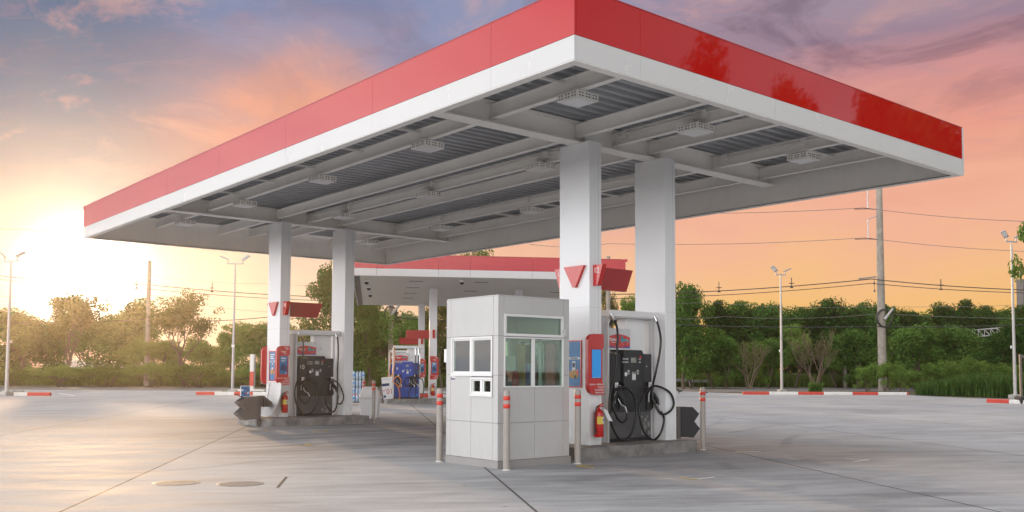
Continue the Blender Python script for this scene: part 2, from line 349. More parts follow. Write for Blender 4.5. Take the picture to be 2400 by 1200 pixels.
# ------------------------------------------------------------------ builders
class MB:
    """collects shapes into one mesh; every shape may carry its own material"""
    def __init__(s): s.v = []; s.f = []; s.mi = []; s.sm = []; s.mats = []
    def mat(s, m):
        if m is None: return 0
        if m not in s.mats: s.mats.append(m)
        return s.mats.index(m)
    def add(s, vs, fs, m=None, smooth=False):
        o = len(s.v); k = s.mat(m)
        s.v += [tuple(x) for x in vs]
        for f in fs: s.f.append([i + o for i in f]); s.mi.append(k); s.sm.append(smooth)
    def box(s, x0, x1, y0, y1, z0, z1, m=None):
        x0, x1 = min(x0, x1), max(x0, x1); y0, y1 = min(y0, y1), max(y0, y1); z0, z1 = min(z0, z1), max(z0, z1)
        s.add([(x0, y0, z0), (x1, y0, z0), (x1, y1, z0), (x0, y1, z0), (x0, y0, z1), (x1, y0, z1), (x1, y1, z1), (x0, y1, z1)],
              [(0, 3, 2, 1), (4, 5, 6, 7), (0, 1, 5, 4), (1, 2, 6, 5), (2, 3, 7, 6), (3, 0, 4, 7)], m)
    def prism(s, poly, a0, a1, axis, m=None, smooth=False):
        """poly in the two other axes (x,z for axis y; y,z for axis x; x,y for axis z), from a0 to a1"""
        def p(u, w, a): return {'x': (a, u, w), 'y': (u, a, w), 'z': (u, w, a)}[axis]
        n = len(poly)
        vs = [p(u, w, a0) for u, w in poly] + [p(u, w, a1) for u, w in poly]
        fs = [tuple(range(n))[::-1], tuple(range(n, 2 * n))]
        s.add(vs, fs, m, False)
        s.add(vs, [(i, (i + 1) % n, n + (i + 1) % n, n + i) for i in range(n)], m, smooth)
    def tube(s, pts, r, n=8, m=None, cap=True):
        pts = [Vector(p) for p in pts]; rs = r if isinstance(r, (list, tuple)) else [r] * len(pts)
        vs = []; fs = []; prev = None
        for i, p in enumerate(pts):
            tg = (pts[min(i + 1, len(pts) - 1)] - pts[max(i - 1, 0)])
            if tg.length < 1e-9: tg = Vector((0, 0, 1))
            tg.normalize()
            if prev is None:
                a = Vector((0, 0, 1)) if abs(tg.z) < 0.9 else Vector((1, 0, 0))
                u = tg.cross(a).normalized()
            else:
                u = (prev - tg * prev.dot(tg))
                u = u.normalized() if u.length > 1e-6 else tg.orthogonal().normalized()
            prev = u; w = tg.cross(u)
            for k in range(n):
                an = 2 * math.pi * k / n
                vs.append(p + (u * math.cos(an) + w * math.sin(an)) * rs[i])
        for i in range(len(pts) - 1):
            for k in range(n):
                fs.append((i * n + k, i * n + (k + 1) % n, (i + 1) * n + (k + 1) % n, (i + 1) * n + k))
        s.add(vs, fs, m, True)
        if cap: s.add(vs[:n], [tuple(range(n))[::-1]], m); s.add(vs[-n:], [tuple(range(n))], m)
    def lathe(s, prof, n=20, m=None, c=(0, 0)):
        vs = []; fs = []
        for r, z in prof:
            for k in range(n):
                a = 2 * math.pi * k / n
                vs.append((c[0] + r * math.cos(a), c[1] + r * math.sin(a), z))
        for i in range(len(prof) - 1):
            for k in range(n):
                fs.append((i * n + k, i * n + (k + 1) % n, (i + 1) * n + (k + 1) % n, (i + 1) * n + k))
        s.add(vs, fs, m, True)
        s.add(vs[:n], [tuple(range(n))[::-1]], m); s.add(vs[-n:], [tuple(range(n))], m)
    def build(s, name, mats=None, parent=None, bevel=0.0, seg=2, loc=None):
        me = bpy.data.meshes.new(name)
        me.from_pydata(s.v, [], s.f)
        for mt in (s.mats or ([mats] if mats and not isinstance(mats, (list, tuple)) else (mats or []))): me.materials.append(mt)
        me.polygons.foreach_set('material_index', s.mi); me.polygons.foreach_set('use_smooth', s.sm)
        me.update()
        o = bpy.data.objects.new(name, me); COL.objects.link(o)
        if parent is not None: o.parent = parent
        if loc is not None: o.location = loc
        if bevel:
            bm = o.modifiers.new('bevel', 'BEVEL'); bm.width = bevel; bm.segments = seg; bm.limit_method = 'ANGLE'; bm.angle_limit = R(40)
        return o

def bez(pts, n=6):
    """smooth curve through pts (Catmull-Rom)"""
    P_ = [Vector(p) for p in pts]; out = []
    for i in range(len(P_) - 1):
        a, b, c, d_ = P_[max(i - 1, 0)], P_[i], P_[i + 1], P_[min(i + 2, len(P_) - 1)]
        for k in range(n):
            t_ = k / n
            out.append(0.5 * ((2 * b) + (c - a) * t_ + (2 * a - 5 * b + 4 * c - d_) * t_ ** 2 + (-a + 3 * b - 3 * c + d_) * t_ ** 3))
    out.append(P_[-1]); return out

def tag(o, label=None, cat=None, group=None, kind=None):
    if label: o['label'] = label
    if cat: o['category'] = cat
    if group: o['group'] = group
    if kind: o['kind'] = kind
    return o
def thing(name, label, cat, loc=(0, 0, 0), rz=0.0, group=None):
    o = bpy.data.objects.new(name, None); COL.objects.link(o); o.empty_display_size = 0.2
    o.location = loc; o.rotation_euler = (0, 0, rz)
    return tag(o, label, cat, group)
KIDS = {}
def copy_tree(o, parent=None):
    c = o.copy(); COL.objects.link(c)
    if parent is not None: c.parent = parent
    for ch in [x for x in COL.objects if x.parent is o]: copy_tree(ch, c)
    return c
def slab(name, pts, z, m, kind='structure'):
    me = bpy.data.meshes.new(name); me.from_pydata([(x, y, z) for x, y in pts], [], [tuple(range(len(pts)))])
    me.materials.append(m); o = bpy.data.objects.new(name, me); COL.objects.link(o)
    if kind: o['kind'] = kind
    return o
TEXTS = []
def text(name, string, size, m, parent, loc, rot, align='CENTER', ext=0.002, sx=1.0):
    cu = bpy.data.curves.new(name, 'FONT'); cu.body = string; cu.size = size; cu.align_x = align; cu.align_y = 'CENTER'; cu.extrude = ext
    o = bpy.data.objects.new(name, cu); COL.objects.link(o); cu.materials.append(m)
    o.parent = parent; o.location = loc; o.rotation_euler = rot; o.scale = (sx, 1, 1)
    TEXTS.append(o)
    return o
FACE_Y = (R(90), 0, 0)             # reads from -y
FACE_X = (R(90), 0, R(-90))        # reads from -x

# pixel of the 2400 x 1200 photograph at a given depth -> point (used for far things only)
_Rm = cam.matrix_world.to_3x3()
def at(px, py, depth):
    v = Vector(((px - 1200.0) / 2194.44, -(py - 744.59) / 2194.44, -1.0))
    v = _Rm @ v
    k = depth / (v.x * FW[0] + v.y * FW[1])
    return Vector((v.x * k, v.y * k, CAMZ + v.z * k))
def gnd(px, depth): 
    p = at(px, 868, depth); return Vector((p.x, p.y, 0))
def hgt(py, depth): return at(1200, py, depth).z

# ------------------------------------------------------------------ ground
def fr(s, t): return (E2.x * s + E1.x * t, E2.y * s + E1.y * t)
slab('ground', [fr(-900, -900), fr(900, -900), fr(900, 1500), fr(-900, 1500)], -0.05, M['soil'])
def gp(px, depth): p = gnd(px, depth); return (p.x, p.y)
# the road crosses the view behind the forecourt
slab('road', [gp(-1500, 76), gp(-200, 66), gp(600, 66), gp(1200, 66.5), gp(1800, 70), gp(2600, 84), gp(3600, 108), gp(3600, 140), gp(2600, 108), gp(1800, 96), gp(1200, 88), gp(600, 83), gp(-200, 83), gp(-1500, 96)], -0.02, M['asphalt'])
slab('forecourt', [(-60, -70), (110, -110), gp(2900, 40), gp(2420, 52), gp(2260, 55.5), gp(2128, 61.6), gp(1990, 63.4), gp(1742, 64), gp(1600, 70), gp(1400, 66.6), gp(600, 66.2), gp(200, 66.2), gp(-400, 66.5), gp(-1600, 60), (-80, 20)], 0.0, M['forecourt'])
mk = MB()
# painted edge line along the road mouth
def strip(mb, a, b, w, z, m):
    a = Vector((a[0], a[1], 0)); b = Vector((b[0], b[1], 0)); n = (b - a).cross(Vector((0, 0, 1))).normalized() * w / 2
    mb.add([(p.x, p.y, z) for p in (a - n, b - n, b + n, a + n)], [(0, 1, 2, 3)], m)
strip(mk, gp(925, 65.6), gp(320, 62), 0.18, 0.004, M['mark_w']); strip(mk, gp(140, 57), gp(176, 52.2), 0.2, 0.004, M['mark_w'])
strip(mk, gp(1690, 58), gp(1742, 62.4), 0.2, 0.004, M['mark_w'])
# worn chevron corners of the stopping bays
for a, b, c, ma, mb_ in [((10.66, 10.71), (10.34, 10.78), (10.29, 10.33), 'mark_y', 'mark_y'), ((10.35, 8.69), (10.39, 8.40), (10.80, 8.43), 'mark_y', 'mark_w'),
                         ((14.86, 8.80), (15.03, 8.44), (14.50, 8.44), 'mark_w', 'mark_w'), ((14.62, 10.90), (14.9, 10.55), (14.3, 10.75), 'mark_w', 'mark_w'),
                         ((8.6, 17.0), (8.9, 16.8), (9.0, 17.3), 'mark_y', 'mark_y'), ((10.9, 20.6), (11.3, 20.5), (11.4, 20.9), 'mark_y', 'mark_y'), ((9.6, 21.6), (10.2, 21.5), (10.3, 21.9), 'mark_y', 'mark_y')]:
    strip(mk, a, b, 0.07, 0.004, M[ma]); strip(mk, b, c, 0.07, 0.005, M[mb_])
tag(mk.build('road_markings'), kind='structure')
# strips of bare soil and grass inside the kerbs
slab('verge', [gp(880, 64.5), gp(700, 62.5), gp(460, 55.5), gp(600, 56), gp(640, 60)], 0.008, M['soil'])
slab('verge', [gp(1742, 61.6), gp(1770, 64), gp(1990, 63), gp(2128, 61.9)], 0.008, M['soil'])
slab('verge', [gp(2310, 47.2), gp(2330, 52), gp(2700, 50), gp(2700, 42)], 0.008, M['soil'])
slab('verge', [gp(-420, 62), gp(-420, 50.6), gp(110, 52.2), gp(60, 57)], 0.008, M['soil'])

# manhole covers and drain slot
def manhole(name, x, y, r, label):
    t_ = thing(name, label, 'manhole cover', (x, y, 0), R(-31))
    b = MB(); b.lathe([(r, 0.0005), (r, 0.003), (r - 0.01, 0.0035)], 40); b.build('rim', M['iron'], t_)
    b = MB()
    for i in range(-11, 12):
        for j in range(-11, 12):
            u, w = i * r / 12, j * r / 12
            if u * u + w * w < (r * 0.9) ** 2: b.box(u - r / 36, u + r / 36, w - r / 34, w + r / 34, 0.0038, 0.0055)
    b.build('grip_pattern', M['iron'], t_)
manhole('manhole_cover', 4.60, 12.40, 0.30, 'round cast iron manhole cover nearest the long sawn joint in the concrete')
manhole('manhole_cover', 5.21, 11.78, 0.30, 'round cast iron manhole cover between its twin and the short drain slot')
b = MB(); strip(b, (5.42, 11.13), (6.05, 12.15), 0.035, 0.004, M['gasket']); tag(b.build('drain_slot'), 'short dark drain slot cut in the concrete beside the manhole covers', 'drain')

# ------------------------------------------------------------------ first canopy
CX0, CX1, CY0, CY1 = 7.637, 17.802, 7.995, 28.244
CZ0, CZ1, CZ2 = 5.233, 5.535, 6.133
can = thing('station_canopy', 'large flat fuel station canopy with red and white fascia on four white columns', 'canopy', (0, 0, 0))
def ring(mb, z0, z1, out, inn, m):
    x0, x1, y0, y1 = CX0 - out, CX1 + out, CY0 - out, CY1 + out
    a, b_, c, d_ = CX0 + inn, CX1 - inn, CY0 + inn, CY1 - inn
    mb.box(x0, x1, y0, c, z0, z1, m); mb.box(x0, x1, d_, y1, z0, z1, m)
    mb.box(x0, a, c, d_, z0, z1, m); mb.box(b_, x1, c, d_, z0, z1, m)
def clad(side, z0, z1, m, mb):
    """cladding sheets of one side with open joints every three metres"""
    g = 0.002
    if side in 'WE':
        x = CX0 if side == 'W' else CX1 - 0.03
        cuts = [CY0] + [y for y in (9.6, 12.6, 15.6, 18.6, 21.6, 24.6, 27.6)] + [CY1]
        for a, b_ in zip(cuts, cuts[1:]): mb.box(x, x + 0.03, a + g, b_ - g, z0, z1, m)
    else:
        y = CY0 if side == 'S' else CY1 - 0.03
        cuts = [CX0 + 0.031] + [x for x in (8.8, 11.75, 14.75)] + [CX1 - 0.031]
        for a, b_ in zip(cuts, cuts[1:]): mb.box(a + g, b_ - g, y, y + 0.03, z0, z1, m)
for side in 'WSEN':
    b = MB(); clad(side, CZ0, CZ1 - 0.003, None, b); b.build('white_fascia', M['white_clad'], can)
    b = MB(); clad(side, CZ1 + 0.003, CZ2, None, b); b.build('red_fascia', M['red_clad'], can)
b = MB()      # backing, lip and top trim behind the cladding
x0, x1, y0, y1 = CX0 + 0.032, CX1 - 0.032, CY0 + 0.032, CY1 - 0.032
for (a0, a1, c0, c1_) in ((x0, x1, y0, y0 + 0.05), (x0, x1, y1 - 0.05, y1), (x0, x0 + 0.05, y0 + 0.05, y1 - 0.05), (x1 - 0.05, x1, y0 + 0.05, y1 - 0.05)):
    b.box(a0, a1, c0, c1_, CZ0 + 0.03, CZ2 - 0.01)
b.build('fascia_back', M['steel_white'], can)
b = MB()
x0, x1, y0, y1 = CX0 + 0.004, CX1 - 0.004, CY0 + 0.004, CY1 - 0.004
for (a0, a1, c0, c1_) in ((x0, x1, y0, y0 + 0.14), (x0, x1, y1 - 0.14, y1), (x0, x0 + 0.14, y0 + 0.14, y1 - 0.14), (x1 - 0.14, x1, y0 + 0.14, y1 - 0.14)):
    b.box(a0, a1, c0, c1_, CZ0 - 0.012, CZ0 - 0.002)
b.build('bottom_lip', M['steel_white'], can)
b = MB(); ring(b, CZ2 + 0.002, CZ2 + 0.016, 0.003, 0.12, None); b.build('top_trim', M['dred'], can)
b = MB(); b.box(CX1 - 0.028, CX1 + 0.012, CY0 - 0.012, CY0 - 0.002, CZ0, CZ2); b.build('corner_trim', M['white_clad'], can)
# main beams: along x over each pair of columns
for yb in (12.10, 24.16):
    b = MB(); e_ = 0.42
    b.box(CX0 + 0.09, CX1 - 0.30, yb - 0.15, yb + 0.15, 5.590, 5.612); b.box(CX0 + 0.09, CX1 - 0.30, yb - 0.15, yb + 0.15, 5.952, 5.972)
    b.box(CX0 + 0.09, CX1 - 0.30, yb - 0.008, yb + 0.008, 5.612, 5.952)
    for xs in (8.2, 11.7, 13.7, 17.45): b.box(xs, xs + 0.012, yb - 0.14, yb + 0.14, 5.613, 5.951)
    b.build('main_beam', M['steel_white'], can)
PURX = (7.90, 9.63, 11.58, 12.56, 13.54, 15.52, 17.12)
for px_ in PURX:
    for ya, yb in ((CY0 + 0.09, 12.09), (12.11, 24.15), (24.17, CY1 - 0.09)):
        b = MB()
        b.box(px_ - 0.06, px_ + 0.06, ya, yb, 5.690, 5.702); b.box(px_ - 0.06, px_ + 0.06, ya, yb, 5.922, 5.934)
        b.box(px_ - 0.005, px_ + 0.005, ya, yb, 5.702, 5.922)
        b.build('purlin', M['steel_white'], can)
# thin struts to the fascia, short stays at the far side
for ys in (10.3, 14.2, 16.2, 18.2, 20.2, 22.2, 26.2):
    b = MB(); b.box(CX0 + 0.083, 9.62, ys - 0.02, ys + 0.02, 5.86, 5.90); b.build('strut', M['steel_white'], can)
    b = MB(); b.box(15.53, 17.1, ys - 0.02, ys + 0.02, 5.86, 5.90); b.build('strut', M['steel_white'], can)
b = MB()       # conduit runs along the light purlins
for px_, gaps in ((12.56, 0.07), (15.52, 0.07)):
    b.tube([(px_ - gaps, 8.3, 5.86), (px_ - gaps, 11.9, 5.86)], 0.016, 6); b.tube([(px_ - gaps, 12.3, 5.86), (px_ - gaps, 24.0, 5.86)], 0.016, 6)
    for yy in (9.9, 11.75, 13.9, 17.9, 21.7): b.box(px_ - gaps - 0.03, px_ - 0.01, yy - 0.05, yy + 0.05, 5.78, 5.92)
b.build('conduit', M['steel_white'], can)
# corrugated deck, flutes along x
b = MB(); prof = []; y = CY0 + 0.09; pitch = 0.25
while y < CY1 - 0.10:
    for dy, z in ((0, 5.985), (0.10, 5.985), (0.125, 6.06), (0.225, 6.06)):
        if y + dy < CY1 - 0.09: prof.append((y + dy, z))
    y += pitch
n_ = len(prof)
vs = [(CX0 + 0.085, p[0], p[1]) for p in prof] + [(CX1 - 0.085, p[0], p[1]) for p in prof]
b.add(vs, [(i, i + 1, n_ + i + 1, n_ + i) for i in range(n_ - 1)]); 
vs2 = [(x_, y_, z_ + 0.02) for x_, y_, z_ in vs]; b.add(vs2, [(i, n_ + i, n_ + i + 1, i + 1) for i in range(n_ - 1)])
b.build('roof_deck', M['deck'], can)
# columns: thin blades
for cx_, cy_ in ((11.56, 11.72), (13.574, 11.72), (11.56, 23.772), (13.574, 23.772)):
    b = MB(); b.box(cx_, cx_ + 0.30, cy_, cy_ + 0.769, 0.195, 5.588)
    cl_ = b.build('column', M['column_paint'], can, bevel=0.006)
    b = MB(); b.box(cx_ + 0.225, cx_ + 0.229, cy_ - 0.0012, cy_ - 0.0002, 0.25, 5.5)
    for z in (2.62,): b.box(cx_ + 0.01, cx_ + 0.29, cy_ - 0.0012, cy_ - 0.0002, z, z + 0.004); b.box(cx_ - 0.0012, cx_ - 0.0002, cy_ + 0.01, cy_ + 0.75, z, z + 0.004)
    b.build('cladding_joint', M['ped'], cl_)
b = MB(); b.box(CX0 - 0.01, CX0 + 0.05, CY1 + 0.004, CY1 + 0.05, CZ2 - 0.09, CZ2 + 0.02); b.prism([(CX0 - 0.004, CZ2 - 0.09), (CX0 - 0.004, CZ1), (CX0 + 0.02, CZ2 - 0.09)], CY1 + 0.002, CY1 + 0.02, 'y'); b.build('corner_cap', M['red_clad'], can)

# floodlights under the canopy
def floodlight():
    t_ = thing('canopy_floodlight', 'x', 'floodlight')
    b = MB(); b.box(-0.22, 0.22, -0.22, 0.22, -0.055, 0.055, M['steel_white'])
    for k in (-0.14, 0.0, 0.14):
        for z in (-0.022, 0.022):
            for w in (-0.028, 0.028):
                b.box(k + w - 0.014, k + w + 0.014, -0.2225, -0.219, z - 0.008, z + 0.008, M['char'])
                b.box(-0.2225, -0.219, k + w - 0.014, k + w + 0.014, z - 0.008, z + 0.008, M['char'])
    b.build('housing', None, t_)
    b = MB(); b.box(-0.19, 0.19, -0.19, 0.19, -0.066, -0.056); b.build('lens', M['lens'], t_)
    b = MB(); b.box(-0.09, 0.09, -0.006, 0.006, 0.056, 0.20); b.box(-0.006, 0.006, -0.09, 0.09, 0.056, 0.14); b.box(-0.05, 0.05, 0.02, 0.10, 0.06, 0.12, None); b.build('bracket', M['steel_white'], t_)
    b = MB(); b.tube(bez([(-0.1, 0.02, 0.06), (-0.13, 0.03, 0.12), (-0.09, 0.02, 0.16), (-0.02, 0.01, 0.17)]), 0.007, 5); b.build('cable', M['steel_white'], t_)
    return t_
ROWN = ['purlin nearest the long bright fascia', 'middle purlin above the pumps', 'purlin nearest the far long fascia']
ORD = ['first', 'second', 'third', 'fourth', 'fifth', 'sixth', 'seventh', 'eighth', 'ninth', 'tenth', 'eleventh', 'twelfth', 'thirteenth', 'fourteenth', 'fifteenth', 'sixteenth', 'seventeenth', 'eighteenth', 'nineteenth', 'twentieth']
proto = None
for i, px_ in enumerate((9.72, 12.50, 15.74)):
    for j in range(5):
        o = floodlight() if proto is None else copy_tree(proto)
        if proto is None: proto = o
        o.location = (px_, 10.1 + 3.98 * j, 5.62)
        tag(o, 'square grey floodlight on the %s, %s from the near end' % (ROWN[i], ORD[j]), 'floodlight', 'floodlights under the near canopy')

# ------------------------------------------------------------------ islands
def island(x0, x1, y0, y1, h, label, rz=0.0, loc=None, r=0.12):
    poly = []
    for cx_, cy_, a0 in ((x1 - r, y1 - r, 0), (x0 + r, y1 - r, 90), (x0 + r, y0 + r, 180), (x1 - r, y0 + r, 270)):
        for k in range(5): a_ = R(a0 + 22.5 * k); poly.append((cx_ + r * math.cos(a_), cy_ + r * math.sin(a_)))
    b = MB(); b.prism(poly, -0.02, h, 'z')
    o = b.build('pump_island', M['isl'], None, bevel=0.02, seg=3)
    if loc is not None: o.location = loc; o.rotation_euler = (0, 0, rz)
    return tag(o, label, 'pump island', 'concrete pump islands')
island(11.0, 14.08, 11.34, 12.86, 0.205, 'raised concrete island under the near pump, behind the pay booth')
island(10.86, 14.02, 22.95, 24.95, 0.205, 'raised concrete island carrying pump 10', r=0.2)

# ------------------------------------------------------------------ pay booth
BX, BY, BX1, BY1 = 9.075, 11.19, 10.575, 12.545
booth = thing('pay_booth', 'square grey panelled pay booth with sliding windows beside the near island', 'booth', (0, 0, 0))
def wall_cells(mb, plane, a0, a1, z0, z1, holes, th, sgn):
    us = sorted({a0, a1, *[h[0] for h in holes], *[h[1] for h in holes]}); zs = sorted({z0, z1, *[h[2] for h in holes], *[h[3] for h in holes]})
    for u0, u1 in zip(us, us[1:]):
        for w0, w1 in zip(zs, zs[1:]):
            if any(h[0] <= u0 and u1 <= h[1] and h[2] <= w0 and w1 <= h[3] for h in holes): continue
            if plane[0] == 'x': mb.box(plane[1], plane[1] + sgn * th, u0, u1, w0, w1)
            else: mb.box(u0, u1, plane[1], plane[1] + sgn * th, w0, w1)
WH = (11.345, 12.395, 1.432, 2.022); SH = (11.345, 11.872, 1.120, 1.382)          # pay window, small hatch
RH = (9.195, 10.435, 1.245, 2.015); TH = (9.195, 10.435, 2.05, 2.378)             # side window, transom
b = MB()
wall_cells(b, ('x', BX + 0.012), BY + 0.012, BY1 - 0.012, 0.0, 2.655, [WH, SH], 0.01, 1)
wall_cells(b, ('y', BY + 0.012), BX + 0.0225, BX1 - 0.0225, 0.0, 2.655, [RH, TH], 0.01, 1)
wall_cells(b, ('x', BX1 - 0.012), BY + 0.012, BY1 - 0.012, 0.0, 2.655, [(11.32, 12.40, 1.0, 2.05)], 0.01, -1)
wall_cells(b, ('y', BY1 - 0.012), BX + 0.0225, BX1 - 0.0225, 0.0, 2.655, [(9.25, 10.4, 1.1, 2.05)], 0.01, -1)
b.build('wall', M['seam'], booth)
b = MB()
wall_cells(b, ('x', BX + 0.0222), BY + 0.0222, BY1 - 0.0222, 0.0, 2.655, [WH, SH], 0.04, 1)
wall_cells(b, ('y', BY + 0.0222), BX + 0.0625, BX1 - 0.0625, 0.0, 2.655, [RH, TH], 0.04, 1)
wall_cells(b, ('x', BX1 - 0.0222), BY + 0.0222, BY1 - 0.0222, 0.0, 2.655, [(11.32, 12.40, 1.0, 2.05)], 0.04, -1)
wall_cells(b, ('y', BY1 - 0.0222), BX + 0.0625, BX1 - 0.0625, 0.0, 2.655, [(9.25, 10.4, 1.1, 2.05)], 0.04, -1)
b.build('inner_wall', M['inner'], booth)
b = MB(); b.box(BX + 0.063, BX1 - 0.063, BY + 0.063, BY1 - 0.063, 2.56, 2.58); b.box(BX + 0.063, BX1 - 0.063, BY + 0.063, BY1 - 0.063, 0.01, 0.03)
b.box(BX + 0.07, BX + 0.5, BY + 0.1, BY1 - 0.1, 0.98, 1.02); b.build('interior_lining', M['inner'], booth)
b = MB(); b.box(BX + 0.004, BX1 - 0.004, BY + 0.004, BY1 - 0.004, 2.656, 2.672); b.build('roof', M['booth'], booth)
# cladding sheets
b = MB(); g = 0.003
yc = (BY, 11.313, 11.870, 12.425, BY1); zc_ = (0.118, 0.690, 1.428, 2.040, 2.655)
def px_panel(y0, y1, z0, z1): b.box(BX, BX + 0.0115, y0 + g, y1 - g, z0 + g, z1 - g)
for k in (0, 3):
    for z0, z1 in zip(zc_, zc_[1:]): px_panel(yc[k], yc[k + 1], z0, z1)
px_panel(yc[1], yc[3], zc_[3], zc_[4])
for k in (1, 2): px_panel(yc[k], yc[k + 1], zc_[0], zc_[1])
px_panel(yc[2], yc[3], zc_[1], 1.425); px_panel(yc[1], yc[2], zc_[1], 1.114)
xc_ = (BX + 0.0118, 9.187, 9.824, 10.441, BX1)
def py_panel(x0, x1, z0, z1): b.box(x0 + g, x1 - g, BY, BY + 0.0115, z0 + g, z1 - g)
for k in (0, 3):
    for z0, z1 in zip(zc_, zc_[1:]): py_panel(xc_[k], xc_[k + 1], z0, z1)
for k in (1, 2): py_panel(xc_[k], xc_[k + 1], zc_[0], zc_[1]); py_panel(xc_[k], xc_[k + 1], zc_[1], 1.240)
py_panel(xc_[1], xc_[3], 2.388, zc_[4])
b.box(BX1 - 0.0115, BX1, BY + 0.012, 11.31, 0.118, 2.655); b.box(BX1 - 0.0115, BX1, 12.41, BY1, 0.118, 2.655); b.box(BX1 - 0.0115, BX1, 11.313, 12.407, 0.118, 0.99); b.box(BX1 - 0.0115, BX1, 11.313, 12.407, 2.06, 2.655)
b.build('cladding_panel', M['booth'], booth)
b = MB(); b.box(BX - 0.006, BX1 + 0.03, BY - 0.006, BY1 + 0.006, 0.0, 0.114); b.build('plinth', M['booth_base'], booth)
def window_x(x, y0, y1, z0, z1, split, deep, name='window'):
    b = MB(); w = 0.030
    b.box(x - 0.014, x + 0.04, y0, y1, z0, z0 + w); b.box(x - 0.014, x + 0.04, y0, y1, z1 - w, z1)
    b.box(x - 0.014, x + 0.04, y0, y0 + w, z0 + w, z1 - w); b.box(x - 0.014, x + 0.04, y1 - w, y1, z0 + w, z1 - w)
    b.box(x - 0.004, x + 0.035, split - 0.022, split + 0.022, z0 + w, z1 - w)
    fr_ = b.build('window_frame', M['alu'], booth, bevel=0.003)
    b = MB(); s_ = 0.026
    for a, c in ((y0 + w, split - 0.022), (split + 0.022, y1 - w)):
        b.box(x + 0.010, x + 0.032, a, a + s_, z0 + w, z1 - w); b.box(x + 0.010, x + 0.032, c - s_, c, z0 + w, z1 - w)
        b.box(x + 0.010, x + 0.032, a + s_, c - s_, z0 + w, z0 + w + s_); b.box(x + 0.010, x + 0.032, a + s_, c - s_, z1 - w - s_, z1 - w)
    b.build('sash', M['alu'], fr_)
    for a, c in ((y0 + w, split - 0.022), (split + 0.022, y1 - w)):
        b = MB(); b.box(x + 0.018, x + 0.024, a + s_ * .9, c - s_ * .9, z0 + w + s_ * .9, z1 - w - s_ * .9); b.build('pane', M['glass'], fr_)
    b = MB(); b.box(x - 0.022, x + 0.0, y0 - 0.01, y1 + 0.01, z0 - 0.018, z0 - 0.001); b.build('sill', M['alu'], fr_)
window_x(BX, 11.330, 12.408, 1.428, 2.034, 11.878, 0.04)
window_x(BX, 11.330, 11.880, 1.112, 1.392, 11.605, 0.04)
def window_y(y, x0, x1, z0, z1, split, w=0.034):
    b = MB()
    b.box(x0, x1, y - 0.016, y + 0.04, z0, z0 + w); b.box(x0, x1, y - 0.016, y + 0.04, z1 - w, z1)
    b.box(x0, x0 + w, y - 0.016, y + 0.04, z0 + w, z1 - w); b.box(x1 - w, x1, y - 0.016, y + 0.04, z0 + w, z1 - w)
    if split: b.box(split - 0.03, split + 0.03, y - 0.008, y + 0.036, z0 + w, z1 - w)
    fr_ = b.build('window_frame', M['alu'], booth, bevel=0.003)
    cuts = [(x0 + w, split - 0.03), (split + 0.03, x1 - w)] if split else [(x0 + w, x1 - w)]
    for a, c in cuts:
        b = MB(); b.box(a, c, y + 0.018, y + 0.024, z0 + w, z1 - w); b.build('pane', M['glass'], fr_)
    return fr_
window_y(BY, 9.187, 10.441, 1.238, 2.025, 9.793, 0.022)
tf_ = window_y(BY, 9.187, 10.441, 2.036, 2.386, None, 0.042)
b = MB(); b.box(10.40, 10.44, BY - 0.05, BY - 0.017, 2.125, 2.14); b.tube([(10.44, BY - 0.04, 2.06), (10.44, BY - 0.04, 2.17)], 0.012, 8); b.build('latch', M['silver'], tf_)
# windows on the far walls, frames seen through the glass
b = MB()
for y_ in (11.335, 11.86, 12.39): b.box(BX1 - 0.055, BX1 - 0.005, y_ - 0.025, y_ + 0.025, 1.0, 2.05)
b.box(BX1 - 0.055, BX1 - 0.005, 11.36, 12.365, 1.0, 1.05); b.box(BX1 - 0.055, BX1 - 0.005, 11.36, 12.365, 2.0, 2.05)
for x_ in (9.27, 9.83, 10.38): b.box(x_ - 0.025, x_ + 0.025, BY1 - 0.055, BY1 - 0.005, 1.1, 2.05)
b.box(9.295, 10.355, BY1 - 0.055, BY1 - 0.005, 1.1, 1.15); b.box(9.295, 10.355, BY1 - 0.055, BY1 - 0.005, 2.0, 2.05)
ff_ = b.build('window_frame', M['alu'], booth)
b = MB(); b.box(BX1 - 0.032, BX1 - 0.028, 11.36, 12.365, 1.05, 2.0); b.build('pane', M['glass'], ff_)
b = MB(); b.box(9.295, 10.355, BY1 - 0.032, BY1 - 0.028, 1.15, 2.0); b.build('pane', M['glass'], ff_)
b = MB(); b.box(BX + 0.0, BX + 0.05, BY1 + 0.001, BY1 + 0.07, 1.63, 1.85)
sw = b.build('switch_box', M['white'], booth, bevel=0.008)
b = MB(); b.tube([(BX + 0.02, BY1 + 0.02, 1.63), (BX + 0.02, BY1 + 0.012, 1.40)], 0.006, 6); b.tube([(BX + 0.035, BY1 + 0.04, 1.63), (BX + 0.03, BY1 + 0.02, 1.36)], 0.006, 6); b.build('wire', M['white'], sw)
b = MB(); b.box(BX - 0.002, BX, 12.30, 12.415, 1.352, 1.408, M['silver']); b.box(BX - 0.003, BX - 0.002, 12.30, 12.415, 1.35, 1.372, M['navy']); b.box(BX - 0.003, BX - 0.002, 12.38, 12.40, 1.376, 1.394, M['red']); b.build('maker_plate', None, booth)
